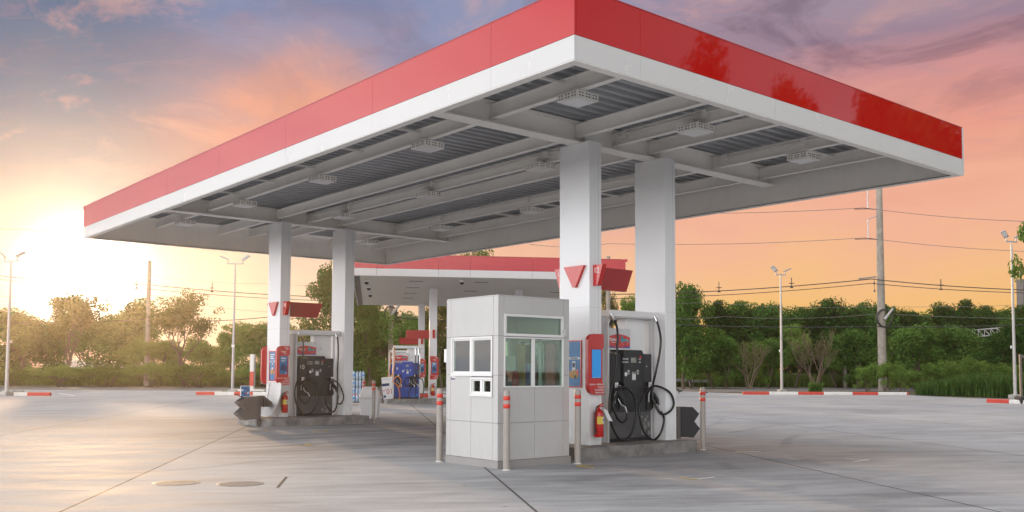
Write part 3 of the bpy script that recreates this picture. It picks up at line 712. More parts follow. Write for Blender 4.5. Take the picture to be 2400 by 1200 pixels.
b = MB(); b.box(9.75, 9.95, 11.9, 12.1, 1.02, 1.32, M['black']); b.box(10.2, 10.35, 12.2, 12.4, 1.1, 1.5, M['red']); b.box(9.9, 10.3, 12.25, 12.45, 0.4, 1.05, M['char']); b.box(9.55, 9.57, 11.55, 11.95, 1.10, 1.42, M['black']); b.box(9.56, 9.62, 11.7, 11.8, 1.02, 1.2, M['char']); b.box(10.15, 10.45, 12.40, 12.44, 1.3, 1.75, M['paper']); b.box(9.35, 9.55, 12.44, 12.46, 1.4, 1.7, M['poster']); b.box(10.44, 10.46, 11.40, 11.62, 1.05, 1.95, M['dred']); b.box(10.44, 10.46, 11.95, 12.12, 1.05, 1.62, M['blue']); b.box(10.44, 10.46, 12.15, 12.35, 1.2, 1.95, M['food']); b.box(9.36, 9.40, 12.2, 12.44, 1.05, 2.0, M['alu']); b.build('counter_clutter', None, booth)

# ------------------------------------------------------------------ bollards
def bollard(h=1.205):
    t_ = thing('bollard', 'x', 'bollard')
    r = 0.052
    b = MB(); b.lathe([(r, 0.0), (r, 0.87)], 24, M['bollard']); b.lathe([(r, 0.87), (r, h - 0.06), (r * 0.93, h - 0.03), (r * 0.72, h - 0.008), (r * 0.3, h)], 24, M['bollard']); b.build('post', None, t_)
    b = MB(); b.lathe([(r * 1.18, 0), (r * 1.1, 0.012), (r, 0.014)], 24); b.build('base_collar', M['mark_w'], t_)
    for z in (h - 0.275, h - 0.155):
        b = MB(); b.lathe([(r + 0.0008, z), (r + 0.0015, z + 0.001), (r + 0.0015, z + 0.064), (r + 0.0008, z + 0.065)], 24); b.build('red_band', M['red_band'], t_)
    return t_
bp = None
for x, y, lab in ((9.065, 10.967, 'taupe bollard with two red bands in front of the near corner of the pay booth'), (9.031, 12.66, "taupe bollard with red bands beside the booth's pay window side, at its far corner"),
                  (10.60, 11.014, 'taupe bollard with red bands between the pay booth and the near island'), (14.372, 11.484, 'taupe bollard with red bands at the near island end by the dark notched bin'),
                  (16.18, 27.0, 'taupe bollard with red bands close against the far column beside the stacked water'), (14.253, 23.244, 'taupe bollard with red bands in front of the white plastic litter bin')):
    o = bollard() if bp is None else copy_tree(bp)
    if bp is None: bp = o
    o.location = (x, y, 0); tag(o, lab, 'bollard', 'bollards guarding the pumps')

# ------------------------------------------------------------------ fuel dispensers
def dispenser(name, label, main, hood, low, spots, number=None, post=None, head=None, hoses='black', tech=None, loc=(0, 0, 0.2), rz=0.0, full=True):
    """local frame: x along the face from the header's end, y=0 front face (looks towards -y), z=0 island top"""
    t_ = thing(name, label, 'fuel pump', loc, rz, 'fuel dispensers')
    D_ = 0.50; post = post or M['ped']; head = head or M['head']
    L, Rr = 0.035, 1.165
    b = MB(); b.box(L, Rr, 0.012, D_ - 0.012, 0.0, 0.068); b.build('base_plinth', M['black'], t_)
    b = MB(); b.box(L, Rr, 0.006, D_ - 0.006, 0.07, 0.545)
    lowp = b.build('lower_panel', low, t_, bevel=0.004)
    b = MB()
    for x, z, rx, rz_ in spots:
        b.prism([(x + rx * math.cos(2 * math.pi * k / 14), z + rz_ * math.sin(2 * math.pi * k / 14)) for k in range(14)], 0.0035, 0.0058, 'y')
    b.build('bubble_print', M['blue_lt'] if tech else M['bubble'], lowp)
    b = MB(); b.box(L, Rr, 0.0, D_, 0.548, 1.0); b.build('nozzle_panel', main, t_, bevel=0.004)
    b = MB(); b.box(L + 0.01, Rr - 0.01, 0.045, D_ - 0.045, 1.002, 1.098); b.build('recess', M['black'], t_)
    for x0, x1 in ((L, 0.365), (0.905, Rr + 0.02)):
        b = MB(); b.box(x0, x1, 0.0, D_, 1.10, 1.622); dr = b.build('side_door', main, t_, bevel=0.006)
        b = MB(); b.box((x0 + x1) / 2 - 0.01, (x0 + x1) / 2 + 0.012, -0.006, 0.0, 1.38, 1.40); b.build('lock', M['silver'], dr)
    b = MB(); b.prism([(0.367, 1.10), (0.41, 0.985), (0.865, 0.985), (0.903, 1.10), (0.903, 1.622), (0.865, 1.69), (0.375, 1.69), (0.367, 1.622)], -0.05, 0.30, 'y')
    hd = b.build('hood', hood, t_, bevel=0.012)
    F = -0.0545
    b = MB(); b.box(0.565, 0.70, F, -0.051, 1.457, 1.548); b.build('price_display', M['lcd'], hd)
    b = MB()
    for x, z, w, h in ((0.585, 1.526, 0.10, 0.004), (0.60, 1.496, 0.085, 0.004), (0.64, 1.53, 0.05, 0.007), (0.635, 1.505, 0.055, 0.007), (0.585, 1.472, 0.10, 0.006)): b.box(x, x + w, F - 0.002, F - 0.0003, z, z + h)
    b.build('display_digits', M['char'], hd)
    ks = ((0.495, 1.298), (0.745, 1.298)) if not tech else ((0.475, 1.31), (0.62, 1.31), (0.765, 1.31))
    b = MB()
    for x, z in ks: b.box(x - 0.03, x + 0.03, F, -0.051, z - 0.024, z + 0.024)
    b.build('grade_window', M['lcd'], hd)
    b = MB(); b.box(0.592, 0.688, F, -0.051, 1.135, 1.282); b.build('keypad', M['silver'], hd)
    b = MB(); b.box(0.600, 0.68, F - 0.002, F - 0.0003, 1.252, 1.276); b.build('keypad_screen', M['lcd_g'], hd)
    b = MB()
    for i in range(3):
        for j in range(4): b.box(0.606 + i * 0.026, 0.624 + i * 0.026, F - 0.003, F - 0.0003, 1.145 + j * 0.025, 1.162 + j * 0.025)
    b.build('keys', M['lens'], hd)
    b = MB(); b.lathe([(0.026, 0), (0.026, 0.012), (0.018, 0.018)], 14); o = b.build('stop_button', M['red'], hd, loc=(0.815, F + 0.004, 1.562)); o.rotation_euler = (R(90), 0, 0)
    b = MB(); b.prism([(0.425 + 0.034 * math.cos(2 * math.pi * k / 16), 1.243 + 0.04 * math.sin(2 * math.pi * k / 16)) for k in range(16)], F, -0.051, 'y'); b.build('seal_sticker', M['lens'], hd)
    if full:
        for sx_, w in ((0.525, 'จำนวนเงิน'), (0.745, 'บาท')): text('price_caption', w, 0.04, M['paper'], hd, (sx_ - (0.03 if sx_ < .6 else -0.02), F, 1.523), FACE_Y, 'RIGHT' if sx_ < .6 else 'LEFT')
        for sx_, w in ((0.525, 'จำนวนลิตร'), (0.745, 'ลิตร')): text('litre_caption', w, 0.04, M['paper'], hd, (sx_ - (0.03 if sx_ < .6 else -0.02), F, 1.465), FACE_Y, 'RIGHT' if sx_ < .6 else 'LEFT')
    for x, z in ks:
        b = MB(); b.box(x - 0.022, x + 0.022, F, -0.051, z - 0.055, z - 0.040); b.build('grade_caption', M['paper'], hd)
    if number: text('pump_number', number, 0.17, M['paper'], t_, (0.185 if len(number) > 1 else 0.17, -0.0045, 1.37), FACE_Y)
    # posts, side pedestal, header
    b = MB(); b.box(-0.05, 0.0, 0.06, D_ - 0.06, 0.0, 2.30); b.build('pedestal', post, t_, bevel=0.003)
    b = MB(); b.box(0.0, 0.032, -0.012, 0.07, 0.0, 2.30); b.box(0.0, 0.032, D_ - 0.07, D_ + 0.012, 0.0, 2.30); b.build('post', M['silver'], t_)
    b = MB(); b.box(Rr + 0.003, Rr + 0.036, 0.0, 0.07, 0.0, 1.098); b.box(Rr + 0.023, Rr + 0.056, 0.0, 0.07, 1.098, 2.30); b.box(Rr + 0.023, Rr + 0.056, D_ - 0.07, D_, 0.0, 2.30); b.build('post', M['silver'], t_)
    b = MB(); b.box(0.62, 1.185, 0.15, D_ - 0.15, 1.624, 2.298)
    pn = b.build('column_panel', M['white'], t_, bevel=0.004)
    b = MB()
    for k in range(24): b.box(1.1853, 1.1865, 0.20, 0.225, 1.66 + k * 0.026, 1.672 + k * 0.026)
    b.build('perforation', M['char'], pn)
    if tech or not full or number: b = MB(); b.box(0.82, 0.90, 0.146, 0.15, 1.86, 1.95, M['lens']); b.box(0.835, 0.885, 0.143, 0.1458, 1.875, 1.935, M['silver']); b.build('notice', None, pn)
    b = MB(); b.box(0.0, 1.35, -0.05, D_ + 0.05, 2.302, 2.415); b.build('header', head, t_, bevel=0.004)
    b = MB(); b.box(0.02, 1.33, -0.03, D_ + 0.03, 2.285, 2.301); b.build('header_soffit', M['silver'], t_)
    # illuminated style picture board
    b = MB(); b.box(0.05, 0.655, 0.055, 0.095, 1.715, 2.085)
    bd = b.build('picture_board', M['silver'], t_, bevel=0.003)
    arc = [(0.062 + 0.581 * k / 16, 1.925 + 0.0 + 0.0 + 0.055 * math.sin(math.pi * k / 16)) for k in range(17)]
    b = MB(); b.box(0.062, 0.643, 0.0515, 0.054, 1.725, 1.80, M['blue']); b.prism([(0.062, 1.765)] + [(0.062 + 0.581 * k / 16, 1.765 - 0.032 * math.sin(math.pi * k / 16)) for k in range(1, 16)] + [(0.643, 1.765)] + arc[::-1], 0.048, 0.0512, 'y', M['red']); b.build('red_print', None, bd)
    b = MB(); b.prism([(0.39, 1.84), (0.41, 1.965), (0.425, 1.90), (0.44, 1.97), (0.465, 1.90), (0.50, 1.885), (0.55, 1.90), (0.60, 1.875), (0.62, 1.845), (0.57, 1.84), (0.53, 1.855), (0.47, 1.835), (0.42, 1.845)], 0.045, 0.0475, 'y', M['teal'])
    b.prism([(0.53, 1.865), (0.56, 1.89), (0.59, 1.875), (0.575, 1.86)], 0.043, 0.0448, 'y', M['lcd']); b.prism([(0.50, 1.79), (0.515, 1.77), (0.54, 1.82), (0.533, 1.824)], 0.045, 0.0475, 'y', M['navy'])
    for k in range(7): a_ = R(200 + 140 * k / 6); b.box(0.515 + 0.10 * math.cos(a_) - 0.004, 0.515 + 0.10 * math.cos(a_) + 0.004, 0.045, 0.0475, 1.86 + 0.07 * math.sin(a_) - 0.004, 1.86 + 0.07 * math.sin(a_) + 0.004, M['paper'])
    b.build('illustration', None, bd)
    b = MB()
    for x, z, w, h in ((0.10, 1.885, 0.04, 0.022), (0.15, 1.873, 0.05, 0.018), (0.205, 1.873, 0.04, 0.02), (0.25, 1.873, 0.07, 0.016), (0.085, 1.855, 0.03, 0.016), (0.12, 1.852, 0.10, 0.012), (0.225, 1.852, 0.085, 0.012), (0.15, 1.822, 0.06, 0.009), (0.215, 1.822, 0.06, 0.009)):
        b.box(x, x + w, 0.045, 0.0475, z, z + h)
    b.build('print_lettering', M['paper'], bd)
    b = MB(); b.box(0.04, 0.70, 0.04, 0.40, 1.692, 1.712); b.build('board_shelf', M['head'], t_)
    # holsters and nozzles
    def nozzle(hx, hose_m, z0=1.0, dx=0.0):
        b = MB(); b.box(hx - 0.085, hx + 0.05, -0.012, -0.0005, 0.57, 0.985, M['black']); b.box(hx - 0.105, hx - 0.095, -0.03, -0.0005, 0.58, 0.98, M['char2']); b.box(hx + 0.06, hx + 0.066, -0.03, -0.0005, 0.60, 0.98, M['char2']); hs = b.build('holster', None, t_)
        b = MB(); b.box(hx - 0.035, hx + 0.045, -0.012, -0.0005, 1.0, 1.09, M['lens']); b.box(hx - 0.02, hx + 0.03, -0.0135, -0.0122, 1.02, 1.07, M['silver']); b.build('grade_label', None, hs)
        b = MB(); b.tube(bez([(hx, -0.02, 1.03), (hx, -0.075, 1.035), (hx + 0.035, -0.075, 1.035), (hx + 0.04, -0.05, 0.97)], 4), 0.009, 6); b.build('hook', M['chrome'], hs)
        b = MB()
        b.tube([(hx - 0.04, -0.05, 0.93), (hx + 0.03, -0.075, 0.85), (hx + 0.09, -0.09, 0.77), (hx + 0.12, -0.095, 0.66)], [0.032, 0.042, 0.038, 0.026], 10, M['black'])
        b.tube(bez([(hx - 0.01, -0.06, 0.80), (hx + 0.02, -0.10, 0.70), (hx + 0.10, -0.11, 0.66)]), 0.009, 6, M['silver'])
        b.tube([(hx - 0.04, -0.05, 0.93), (hx - 0.06, -0.03, 0.86), (hx - 0.055, -0.02, 0.72)], 0.014, 8, M['silver'])
        nz = b.build('nozzle', None, t_)
        b = MB(); b.tube([(hx + 0.12, -0.095, 0.66), (hx + 0.145, -0.10, 0.60)], [0.020, 0.024], 10); b.tube([(hx + 0.145, -0.10, 0.60), (hx + 0.165, -0.105, 0.545)], 0.018, 10); b.build('swivel', M['chrome'], nz)
    hm = M['rubber']; om = M['orange'] if hoses == 'orange' else hm
    def hose(pts, m, r=0.021, pull=False):
        if pull:      # hangs out in front of the column beside the pump
            q = []
            for (u, v_, w) in pts:
                f = min(1.0, max(0.0, (u - 1.12) / 0.15)); k = 1 + f * ((loc[1] - 0.26) / (loc[1] + v_) - 1)
                q.append(((loc[0] + u) * k - loc[0], (loc[1] + v_) * k - loc[1], (loc[2] + w - 1.5) * k + 1.5 - loc[2]))
            pts = q
        p = bez(pts, 8); b = MB(); b.tube(p, r, 8); h = b.build('hose', m, t_)
        b = MB(); b.tube([Vector(pts[0]) + Vector((-0.02, 0.02, 0.05)), pts[0], Vector(pts[0]) * 0.55 + Vector(pts[1]) * 0.45], [0.024, 0.026, 0.024], 8); b.build('swivel', M['chrome'] if m is hm else M['brass'], h)
    nozzle(0.22, om); nozzle(1.135 if not tech else 0.98, hm)
    y = -0.075
    if not tech:
        hose([(0.045, y, 2.29), (0.14, y, 2.16), (0.185, y, 1.98), (0.165, y, 1.60), (0.11, y, 1.25), (-0.05, y - .02, 0.80), (-0.03, y - .03, 0.40), (0.14, y - .04, 0.11), (0.33, y - .04, 0.045), (0.53, y - .04, 0.20), (0.645, y - .03, 0.55), (0.60, y - .02, 0.82), (0.46, y - .01, 0.97), (0.28, y, 1.015), (0.12, y - .06, 0.92), (0.00, y - .07, 0.70), (0.06, y - .08, 0.50), (0.16, y - .07, 0.40), (0.27, y - .06, 0.37), (0.37, y - .05, 0.44), (0.39, y - .035, 0.54)], hm)
        hose([(1.225, y, 2.29), (1.305, y, 2.15), (1.365, y, 1.92), (1.335, y, 1.65), (1.245, y + .02, 1.28), (1.20, y + .05, 1.05), (1.20, y + .06, 0.80), (1.32, y + .02, 0.53), (1.44, y - .02, 0.485), (1.60, y - .05, 0.56), (1.665, y - .06, 0.70), (1.58, y - .05, 0.88), (1.38, y - .02, 0.985), (1.14, y - .01, 1.015), (0.88, y - .02, 0.88), (0.715, y - .04, 0.59), (0.80, y - .05, 0.22), (1.06, y - .05, 0.02), (1.28, y - .05, 0.12), (1.39, y - .05, 0.38), (1.325, y - .035, 0.54)] if not number else
             [(1.225, y, 2.29), (1.27, y, 2.15), (1.29, y, 1.8), (1.275, y, 1.3), (1.285, y, 0.6), (1.24, y - .02, 0.22), (1.08, y - .04, 0.10), (0.90, y - .04, 0.35), (0.87, y - .03, 0.75), (0.98, y - .02, 0.99), (1.12, y - .01, 1.02), (1.32, y - .05, 0.86), (1.45, y - .06, 0.55), (1.38, y - .05, 0.34), (1.27, y - .05, 0.36), (1.30, y - .035, 0.54)], hm, pull=True)
        b = MB(); b.tube(bez([(0.62, 0.47, 2.27), (0.57, 0.50, 2.18), (0.53, 0.56, 2.05), (0.55, 0.58, 1.6), (0.5, 0.60, 0.9)]), 0.021, 8); b.build('hose', hm, t_)
    else:
        hose([(0.03, y, 2.29), (0.05, y, 1.9), (0.02, y, 1.4), (-0.06, y - .02, 1.0), (-0.08, y - .02, 0.5), (0.0, y - .04, 0.02), (0.14, y - .04, -0.07), (0.29, y - .04, 0.05), (0.28, y - .03, 0.35), (0.18, y - .02, 0.6), (0.02, y - .04, 0.75), (0.05, y - .06, 0.92), (0.2, y - .04, 1.01), (0.35, y - .04, 0.85), (0.30, y - .03, 0.62), (0.22, y - .05, 0.55), (0.385, y - .03, 0.54)], om, 0.026)
        hose([(0.98, y, 2.29), (1.0, y, 1.6), (1.01, y, 0.9), (1.0, y - .03, 0.2), (0.85, y - .04, -0.05), (0.69, y - .04, 0.12), (0.75, y - .03, 0.4), (0.9, y - .02, 0.58)], hm)
        hose([(1.12, y, 2.29), (1.13, y, 1.6), (1.1, y, 0.95), (0.93, y - .04, 1.0), (0.6, y - .04, 0.95), (0.52, y - .04, 0.72), (0.65, y - .04, 0.56), (0.9, y - .03, 0.62)], hm)
        hose([(1.2, y, 2.0), (1.15, y - .03, 1.05), (1.32, y - .03, 0.85), (1.37, y - .03, 0.5), (1.32, y - .03, 0.1), (1.2, y - .03, 0.05)], hm)
        text('print_lettering', 'FUEL TECHNOLOGY', 0.07, M['blue_lt'], t_, (0.86, 0.003, 0.47), FACE_Y)
        b = MB(); b.box(1.09, 1.15, -0.003, -0.0005, 1.18, 1.26); b.build('green_sticker', P('green_sticker', (0.03, 0.30, 0.06)), t_)
        nozzle(0.80, hm)
    return t_
near_spots = [(.91,.447,.032,.022),(1.07,.45,.03,.022),(.865,.385,.036,.036),(1.02,.388,.038,.038),(.98,.32,.024,.03),(1.105,.303,.04,.056),(.915,.244,.026,.03),(1.01,.253,.04,.044),(.955,.16,.055,.058),(1.12,.143,.036,.045)]
far_spots = [(0.86, 0.17, .04, .045), (1.0, 0.13, .055, .06), (0.96, 0.24, .02, .03), (1.08, 0.26, .025, .03), (0.90, 0.10, .015, .02), (1.10, 0.10, .02, .025), (1.03, 0.31, .03, .03)]
dispenser('fuel_dispenser', 'charcoal fuel pump with pale bubble print behind the pay booth, between the near columns', M['char'], M['char2'], M['grey_low'], near_spots, loc=(12.245, 11.945, 0.2))
dispenser('fuel_dispenser', 'charcoal fuel pump numbered 10 on the middle island', M['char'], M['char2'], M['grey_low'], far_spots, number='10', loc=(12.16, 23.97, 0.2))

# ------------------------------------------------------------------ signs on the columns
def column_signs(cy_, num, far_num, tri_label, flag_label, flag2_label, panel_label):
    X0 = 11.56
    b = MB(); b.prism([(cy_ + 0.08, 3.365), (cy_ + 0.60, 3.365), (cy_ + 0.37, 2.985), (cy_ + 0.30, 2.985)], X0 - 0.062, X0 - 0.002, 'x')
    tag(b.build('triangle_sign', M['red'], None, bevel=0.005), tri_label, 'sign', 'red triangle signs')
    for yb, sg, nm, lb in ((cy_ - 0.002, -1, num, flag_label), (cy_ + 0.771, 1, far_num, flag2_label)):
        b = MB(); b.prism([(yb, 3.37), (yb + sg * 0.235, 3.37), (yb + sg * 0.105, 3.0), (yb, 3.0)], X0 + 0.09, X0 + 0.19, 'x')
        f = b.build('pump_number_sign', M['red'], None, bevel=0.004); tag(f, lb, 'sign', 'red pump number flags')
        text('lettering', nm, 0.14, M['paper'], f, (X0 + 0.0885, yb + sg * 0.085, 3.265), FACE_X)
    b = MB(); b.prism([(X0 + 0.302, 3.40), (13.06, 3.40), (12.88, 2.985), (X0 + 0.302, 2.985)], cy_ + 0.35, cy_ + 0.43, 'y')
    tag(b.build('slanted_sign', M['dred'], None, bevel=0.005), panel_label, 'sign', 'red sign panels over pumps')
column_signs(11.72, '12', '11', 'red inverted triangle on the near column above the pay booth', 'red flag sign with number 12 on the near column', 'red flag sign on the near column, mostly hidden behind it', 'plain red slanted panel over the near pump, between its columns')
column_signs(23.772, '10', '9', 'red inverted triangle on the column beside pump 10', 'red flag sign with number 10 on the middle column', 'red flag sign hidden behind the column of pump 10', 'plain red slanted panel above pump 10')

def media_panel(x0, yp, label, screen='plain', mirror=False, rz=0.0, loc=None, thick=0.075):
    """red plate with rounded ends and notch, on a column's face; local x from the rounded edge"""
    t_ = thing('red_info_panel', label, 'sign', loc if loc is not None else (x0, yp, 0), rz, 'red information panels')
    pts = []
    for k in range(7): a_ = R(180 - 15 * k); pts.append((0.14 + 0.14 * math.cos(a_), 2.01 + 0.14 * math.sin(a_)))
    pts += [(0.385, 2.15), (0.385, 1.935), (0.37, 1.905), (0.345, 1.89), (0.345, 1.31), (0.365, 1.29), (0.385, 1.275), (0.385, 1.085), (0.16, 1.085)]
    for k in range(1, 6): a_ = R(270 - 18 * k); pts.append((0.16 + 0.16 * math.cos(a_), 1.245 + 0.16 * math.sin(a_)))
    if mirror: pts = [(0.385 - x, z) for x, z in pts]
    b = MB(); b.prism(pts, -thick, 0.0, 'y'); pl = b.build('panel_body', M['red'], t_, bevel=0.012, seg=3)
    s0, s1 = (0.085, 0.305) if not mirror else (0.08, 0.30)
    b = MB(); b.box(s0 - 0.012, s1 + 0.012, -thick - 0.004, -thick, 1.365, 1.885); b.build('screen_frame', M['dred'], pl)
    b = MB(); b.box(s0, s1, -thick - 0.008, -thick - 0.0042, 1.378, 1.872); scn = b.build('screen', M['screen'] if screen == 'plain' else M['poster'], pl)
    if screen == 'plain':
        b = MB(); b.box(s0 + 0.02, s0 + 0.09, -thick - 0.01, -thick - 0.0082, 1.383, 1.387); b.box(s0 + 0.13, s0 + 0.20, -thick - 0.01, -thick - 0.0082, 1.383, 1.387); b.build('screen_text', M['paper'], scn)
    else:
        F = -thick - 0.0082
        b = MB(); cx_ = (s0 + s1) / 2
        b.prism([(cx_ - 0.085, 1.50), (cx_ - 0.09, 1.56), (cx_ - 0.06, 1.60), (cx_ - 0.04, 1.65), (cx_ + 0.04, 1.65), (cx_ + 0.065, 1.60), (cx_ + 0.09, 1.56), (cx_ + 0.085, 1.49), (cx_ + 0.05, 1.47), (cx_ - 0.05, 1.47)], F - 0.002, F, 'y', M['navy'])
        for z, w, h in ((1.79, 0.14, 0.028), (1.745, 0.13, 0.014), (1.72, 0.10, 0.010), (1.835, 0.10, 0.008)): b.box(cx_ - 0.07, cx_ - 0.07 + w, F - 0.002, F, z, z + h, M['paper'])
        b.box(cx_ + 0.05, cx_ + 0.08, F - 0.002, F, 1.39, 1.42, M['paper']); b.build('advert', None, scn)
    th = ['ดับเครื่องยนต์', 'ห้ามสูบบุหรี่', 'ปิดโทรศัพท์มือถือ', 'ห้ามก่อประกายไฟ']
    text('lettering', 'อันตราย', 0.045, M['paper'], pl, (0.10, -thick - 0.001, 1.265), FACE_Y)
    for k, w in enumerate(th): text('lettering', '•' + w, 0.040, M['paper'], pl, (0.375, -thick - 0.001, 1.265 - 0.048 * k), FACE_Y, 'RIGHT', sx=0.75)
    b = MB(); b.lathe([(0.012, 0), (0.012, 0.003)], 10)
    if screen != 'plain':
        b2 = MB()
        for x, z, w, h in ((0.13, 1.99, 0.14, 0.012), (0.16, 1.965, 0.10, 0.009), (0.20, 1.94, 0.07, 0.009), (0.22, 2.09, 0.12, 0.014)): b2.box(x, x + w, -thick - 0.003, -thick - 0.0005, z, z + h)
        b2.prism([(0.26, 2.04), (0.33, 2.055), (0.345, 2.07), (0.29, 2.06)], -thick - 0.003, -thick - 0.0005, 'y'); b2.build('logo', M['paper'], pl)
    return t_
media_panel(11.455, 11.715, 'red rounded information panel with a blank blue screen on the near column', 'plain')
media_panel(11.455, 23.768, 'red rounded information panel with a car advert on the column of pump 10', 'car')
o = media_panel(11.455, 12.495, 'back of a red information panel at the far side of the near column', 'plain', loc=(11.845, 12.494, 0), rz=math.pi, mirror=True)
o = media_panel(11.455, 24.545, 'back of a red rounded panel sticking out behind the column of pump 10', 'plain', loc=(11.80, 24.544, 0), rz=math.pi, mirror=True)

def poster(y0, y1, z0, z1, label, lines):
    x = 11.558
    b = MB(); w = 0.022
    b.box(x - 0.02, x, y0, y1, z0, z0 + w); b.box(x - 0.02, x, y0, y1, z1 - w, z1); b.box(x - 0.02, x, y0, y0 + w, z0 + w, z1 - w); b.box(x - 0.02, x, y1 - w, y1, z0 + w, z1 - w)
    t_ = b.build('poster_frame', M['red']); tag(t_, label, 'poster', 'framed posters on the columns')
    b = MB(); b.box(x - 0.008, x, y0 + w, y1 - w, z0 + w, z1 - w); sh = b.build('poster_sheet', M['poster'], t_)
    b = MB(); F = x - 0.0085
    b.box(F - 0.001, F, y0 + w, y1 - w, 1.705, 1.745); b.build('white_strip', M['paper'], sh)
    text('lettering', '#MaxThailand', 0.035, M['navy'], sh, (F - 0.0015, (y0 + y1) / 2, 1.725), FACE_X, sx=0.9)
    c = (y0 + y1) / 2
    b = MB(); b.box(F - 0.0012, F, c - 0.035, c + 0.05, 1.50, 1.67, M['paper']); b.box(F - 0.002, F - 0.0013, c - 0.025, c + 0.04, 1.56, 1.64, M['navy'])
    b.prism([(c - 0.13, 1.46), (c - 0.12, 1.40), (c - 0.05, 1.36), (c + 0.08, 1.37), (c + 0.13, 1.42), (c + 0.11, 1.50), (c + 0.05, 1.49), (c, 1.52), (c - 0.08, 1.50)], F - 0.003, F - 0.0021, 'x', M['food'])
    b.prism([(c - 0.12, 1.52), (c - 0.11, 1.44), (c - 0.06, 1.43), (c - 0.05, 1.53)], F - 0.004, F - 0.0031, 'x', M['red']); b.prism([(c - 0.06, 1.42), (c - 0.05, 1.36), (c - 0.02, 1.36), (c - 0.01, 1.42)], F - 0.0052, F - 0.0041, 'x', M['black'])
    b.build('illustration', None, sh)
    if lines:
        b = MB()
        for z, w_ in ((1.90, 0.26), (1.84, 0.18), (1.79, 0.24)): b.box(F - 0.001, F, y1 - w - 0.02 - w_, y1 - w - 0.02, z, z + 0.03)
        b.build('print_lettering', M['paper'], sh)
poster(11.905, 12.29, 1.205, 2.045, 'framed blue poster on the near column, beside the booth', False)
poster(23.965, 24.345, 1.185, 2.015, 'framed blue poster on the column of pump 10 above the curling white board', True)

# white board curling away from the column of pump 10
b = MB(); rows = []
for k in range(13):
    z = 0.21 + 0.96 * k / 12; s_ = k / 12
    bow = 0.30 * (1 - s_) ** 2 
    rows.append((z, bow))
vs = []; 
for z, bow in rows:
    for y_ in (23.44, 24.30):
        vs.append((11.545 - 0.03 - bow * (1.0 if y_ > 24 else 0.9), y_ - 0.10 * math.sin((z - .2) / .97 * math.pi) * (1 if y_ < 24 else 0.1) + (0.14 * (1 - (z - .2) / .97) if y_ < 24 else 0.0), z))
n_ = len(rows)
b.add(vs, [(2 * i, 2 * i + 1, 2 * i + 3, 2 * i + 2) for i in range(n_ - 1)], None, True)
o = b.build('bent_board', M['white_clad']); sd = o.modifiers.new('solid', 'SOLIDIFY'); sd.thickness = 0.012; o.modifiers.new('sub', 'SUBSURF').levels = 1; o.modifiers['sub'].render_levels = 1
tag(o, 'white board bowed outward at the foot of the column of pump 10', 'board')

# fire extinguishers
def extinguisher(x, y, z, label, tagpaper=False, rz=0.0):
    t_ = thing('fire_extinguisher', label, 'fire extinguisher', (x, y, z), rz, 'red fire extinguishers')
    r = 0.085
    b = MB(); b.lathe([(r * 0.95, 0.0), (r, 0.012), (r, 0.40), (r * 0.9, 0.44), (r * 0.55, 0.475), (r * 0.32, 0.485), (r * 0.3, 0.51)], 22); b.build('cylinder', M['red'], t_)
    b = MB(); b.tube([(-0.02, 0, 0.51), (0.0, -0.01, 0.545), (0.085, -0.03, 0.585)], [0.018, 0.016, 0.010], 8); b.tube([(0, -0.01, 0.525), (0.09, -0.03, 0.535)], 0.010, 8); b.build('handle', M['red'], t_)
    b = MB(); b.tube([(0, 0, 0.49), (0, 0, 0.53)], 0.02, 10); b.build('valve', M['brass'], t_)
    b = MB(); b.tube(bez([(-0.01, -0.01, 0.525), (-0.07, -0.03, 0.53), (-0.115, -0.03, 0.42), (-0.12, -0.02, 0.22), (-0.105, -0.02, 0.10)]), 0.012, 8); b.tube([(-0.107, -0.02, 0.16), (-0.102, -0.02, 0.06)], [0.016, 0.02], 8); b.build('hose', M['black'], t_)
    b = MB(); rr = r + 0.0015; n_ = 8
    vs = [(rr * math.cos(R(-155 + 110 * k / n_)), rr * math.sin(R(-155 + 110 * k / n_)), z_) for k in range(n_ + 1) for z_ in (0.225, 0.355)]
    b.add(vs, [(2 * k, 2 * k + 2, 2 * k + 3, 2 * k + 1) for k in range(n_)], M['yellow'], True)
    vs = [((rr + .001) * math.cos(R(-85 + 38 * k / n_)), (rr + .001) * math.sin(R(-85 + 38 * k / n_)), z_) for k in range(n_ + 1) for z_ in (0.235, 0.345)]
    b.add(vs, [(2 * k, 2 * k + 2, 2 * k + 3, 2 * k + 1) for k in range(n_)], M['paper'], True)
    vs = [((rr + .002) * math.cos(R(-78 + 25 * k / n_)), (rr + .002) * math.sin(R(-78 + 25 * k / n_)), z_) for k in range(n_ + 1) for z_ in (0.28, 0.31)]
    b.add(vs, [(2 * k, 2 * k + 2, 2 * k + 3, 2 * k + 1) for k in range(n_)], M['navy'], True)
    b.build('instruction_label', None, t_)
    if tagpaper:
        b = MB(); b.add([(0.0, -0.10, 0.50), (0.10, -0.10, 0.47), (0.23, -0.11, 0.27), (0.12, -0.11, 0.28)], [(0, 1, 2, 3)]); o = b.build('inspection_tag', M['lens'], t_); o.modifiers.new('solid', 'SOLIDIFY').thickness = 0.003
    return t_
extinguisher(11.685, 11.615, 0.352, 'red fire extinguisher with a white inspection tag on the near column', True)
extinguisher(11.70, 23.67, 0.33, 'red fire extinguisher on the column of pump 10 beside the bowed board')

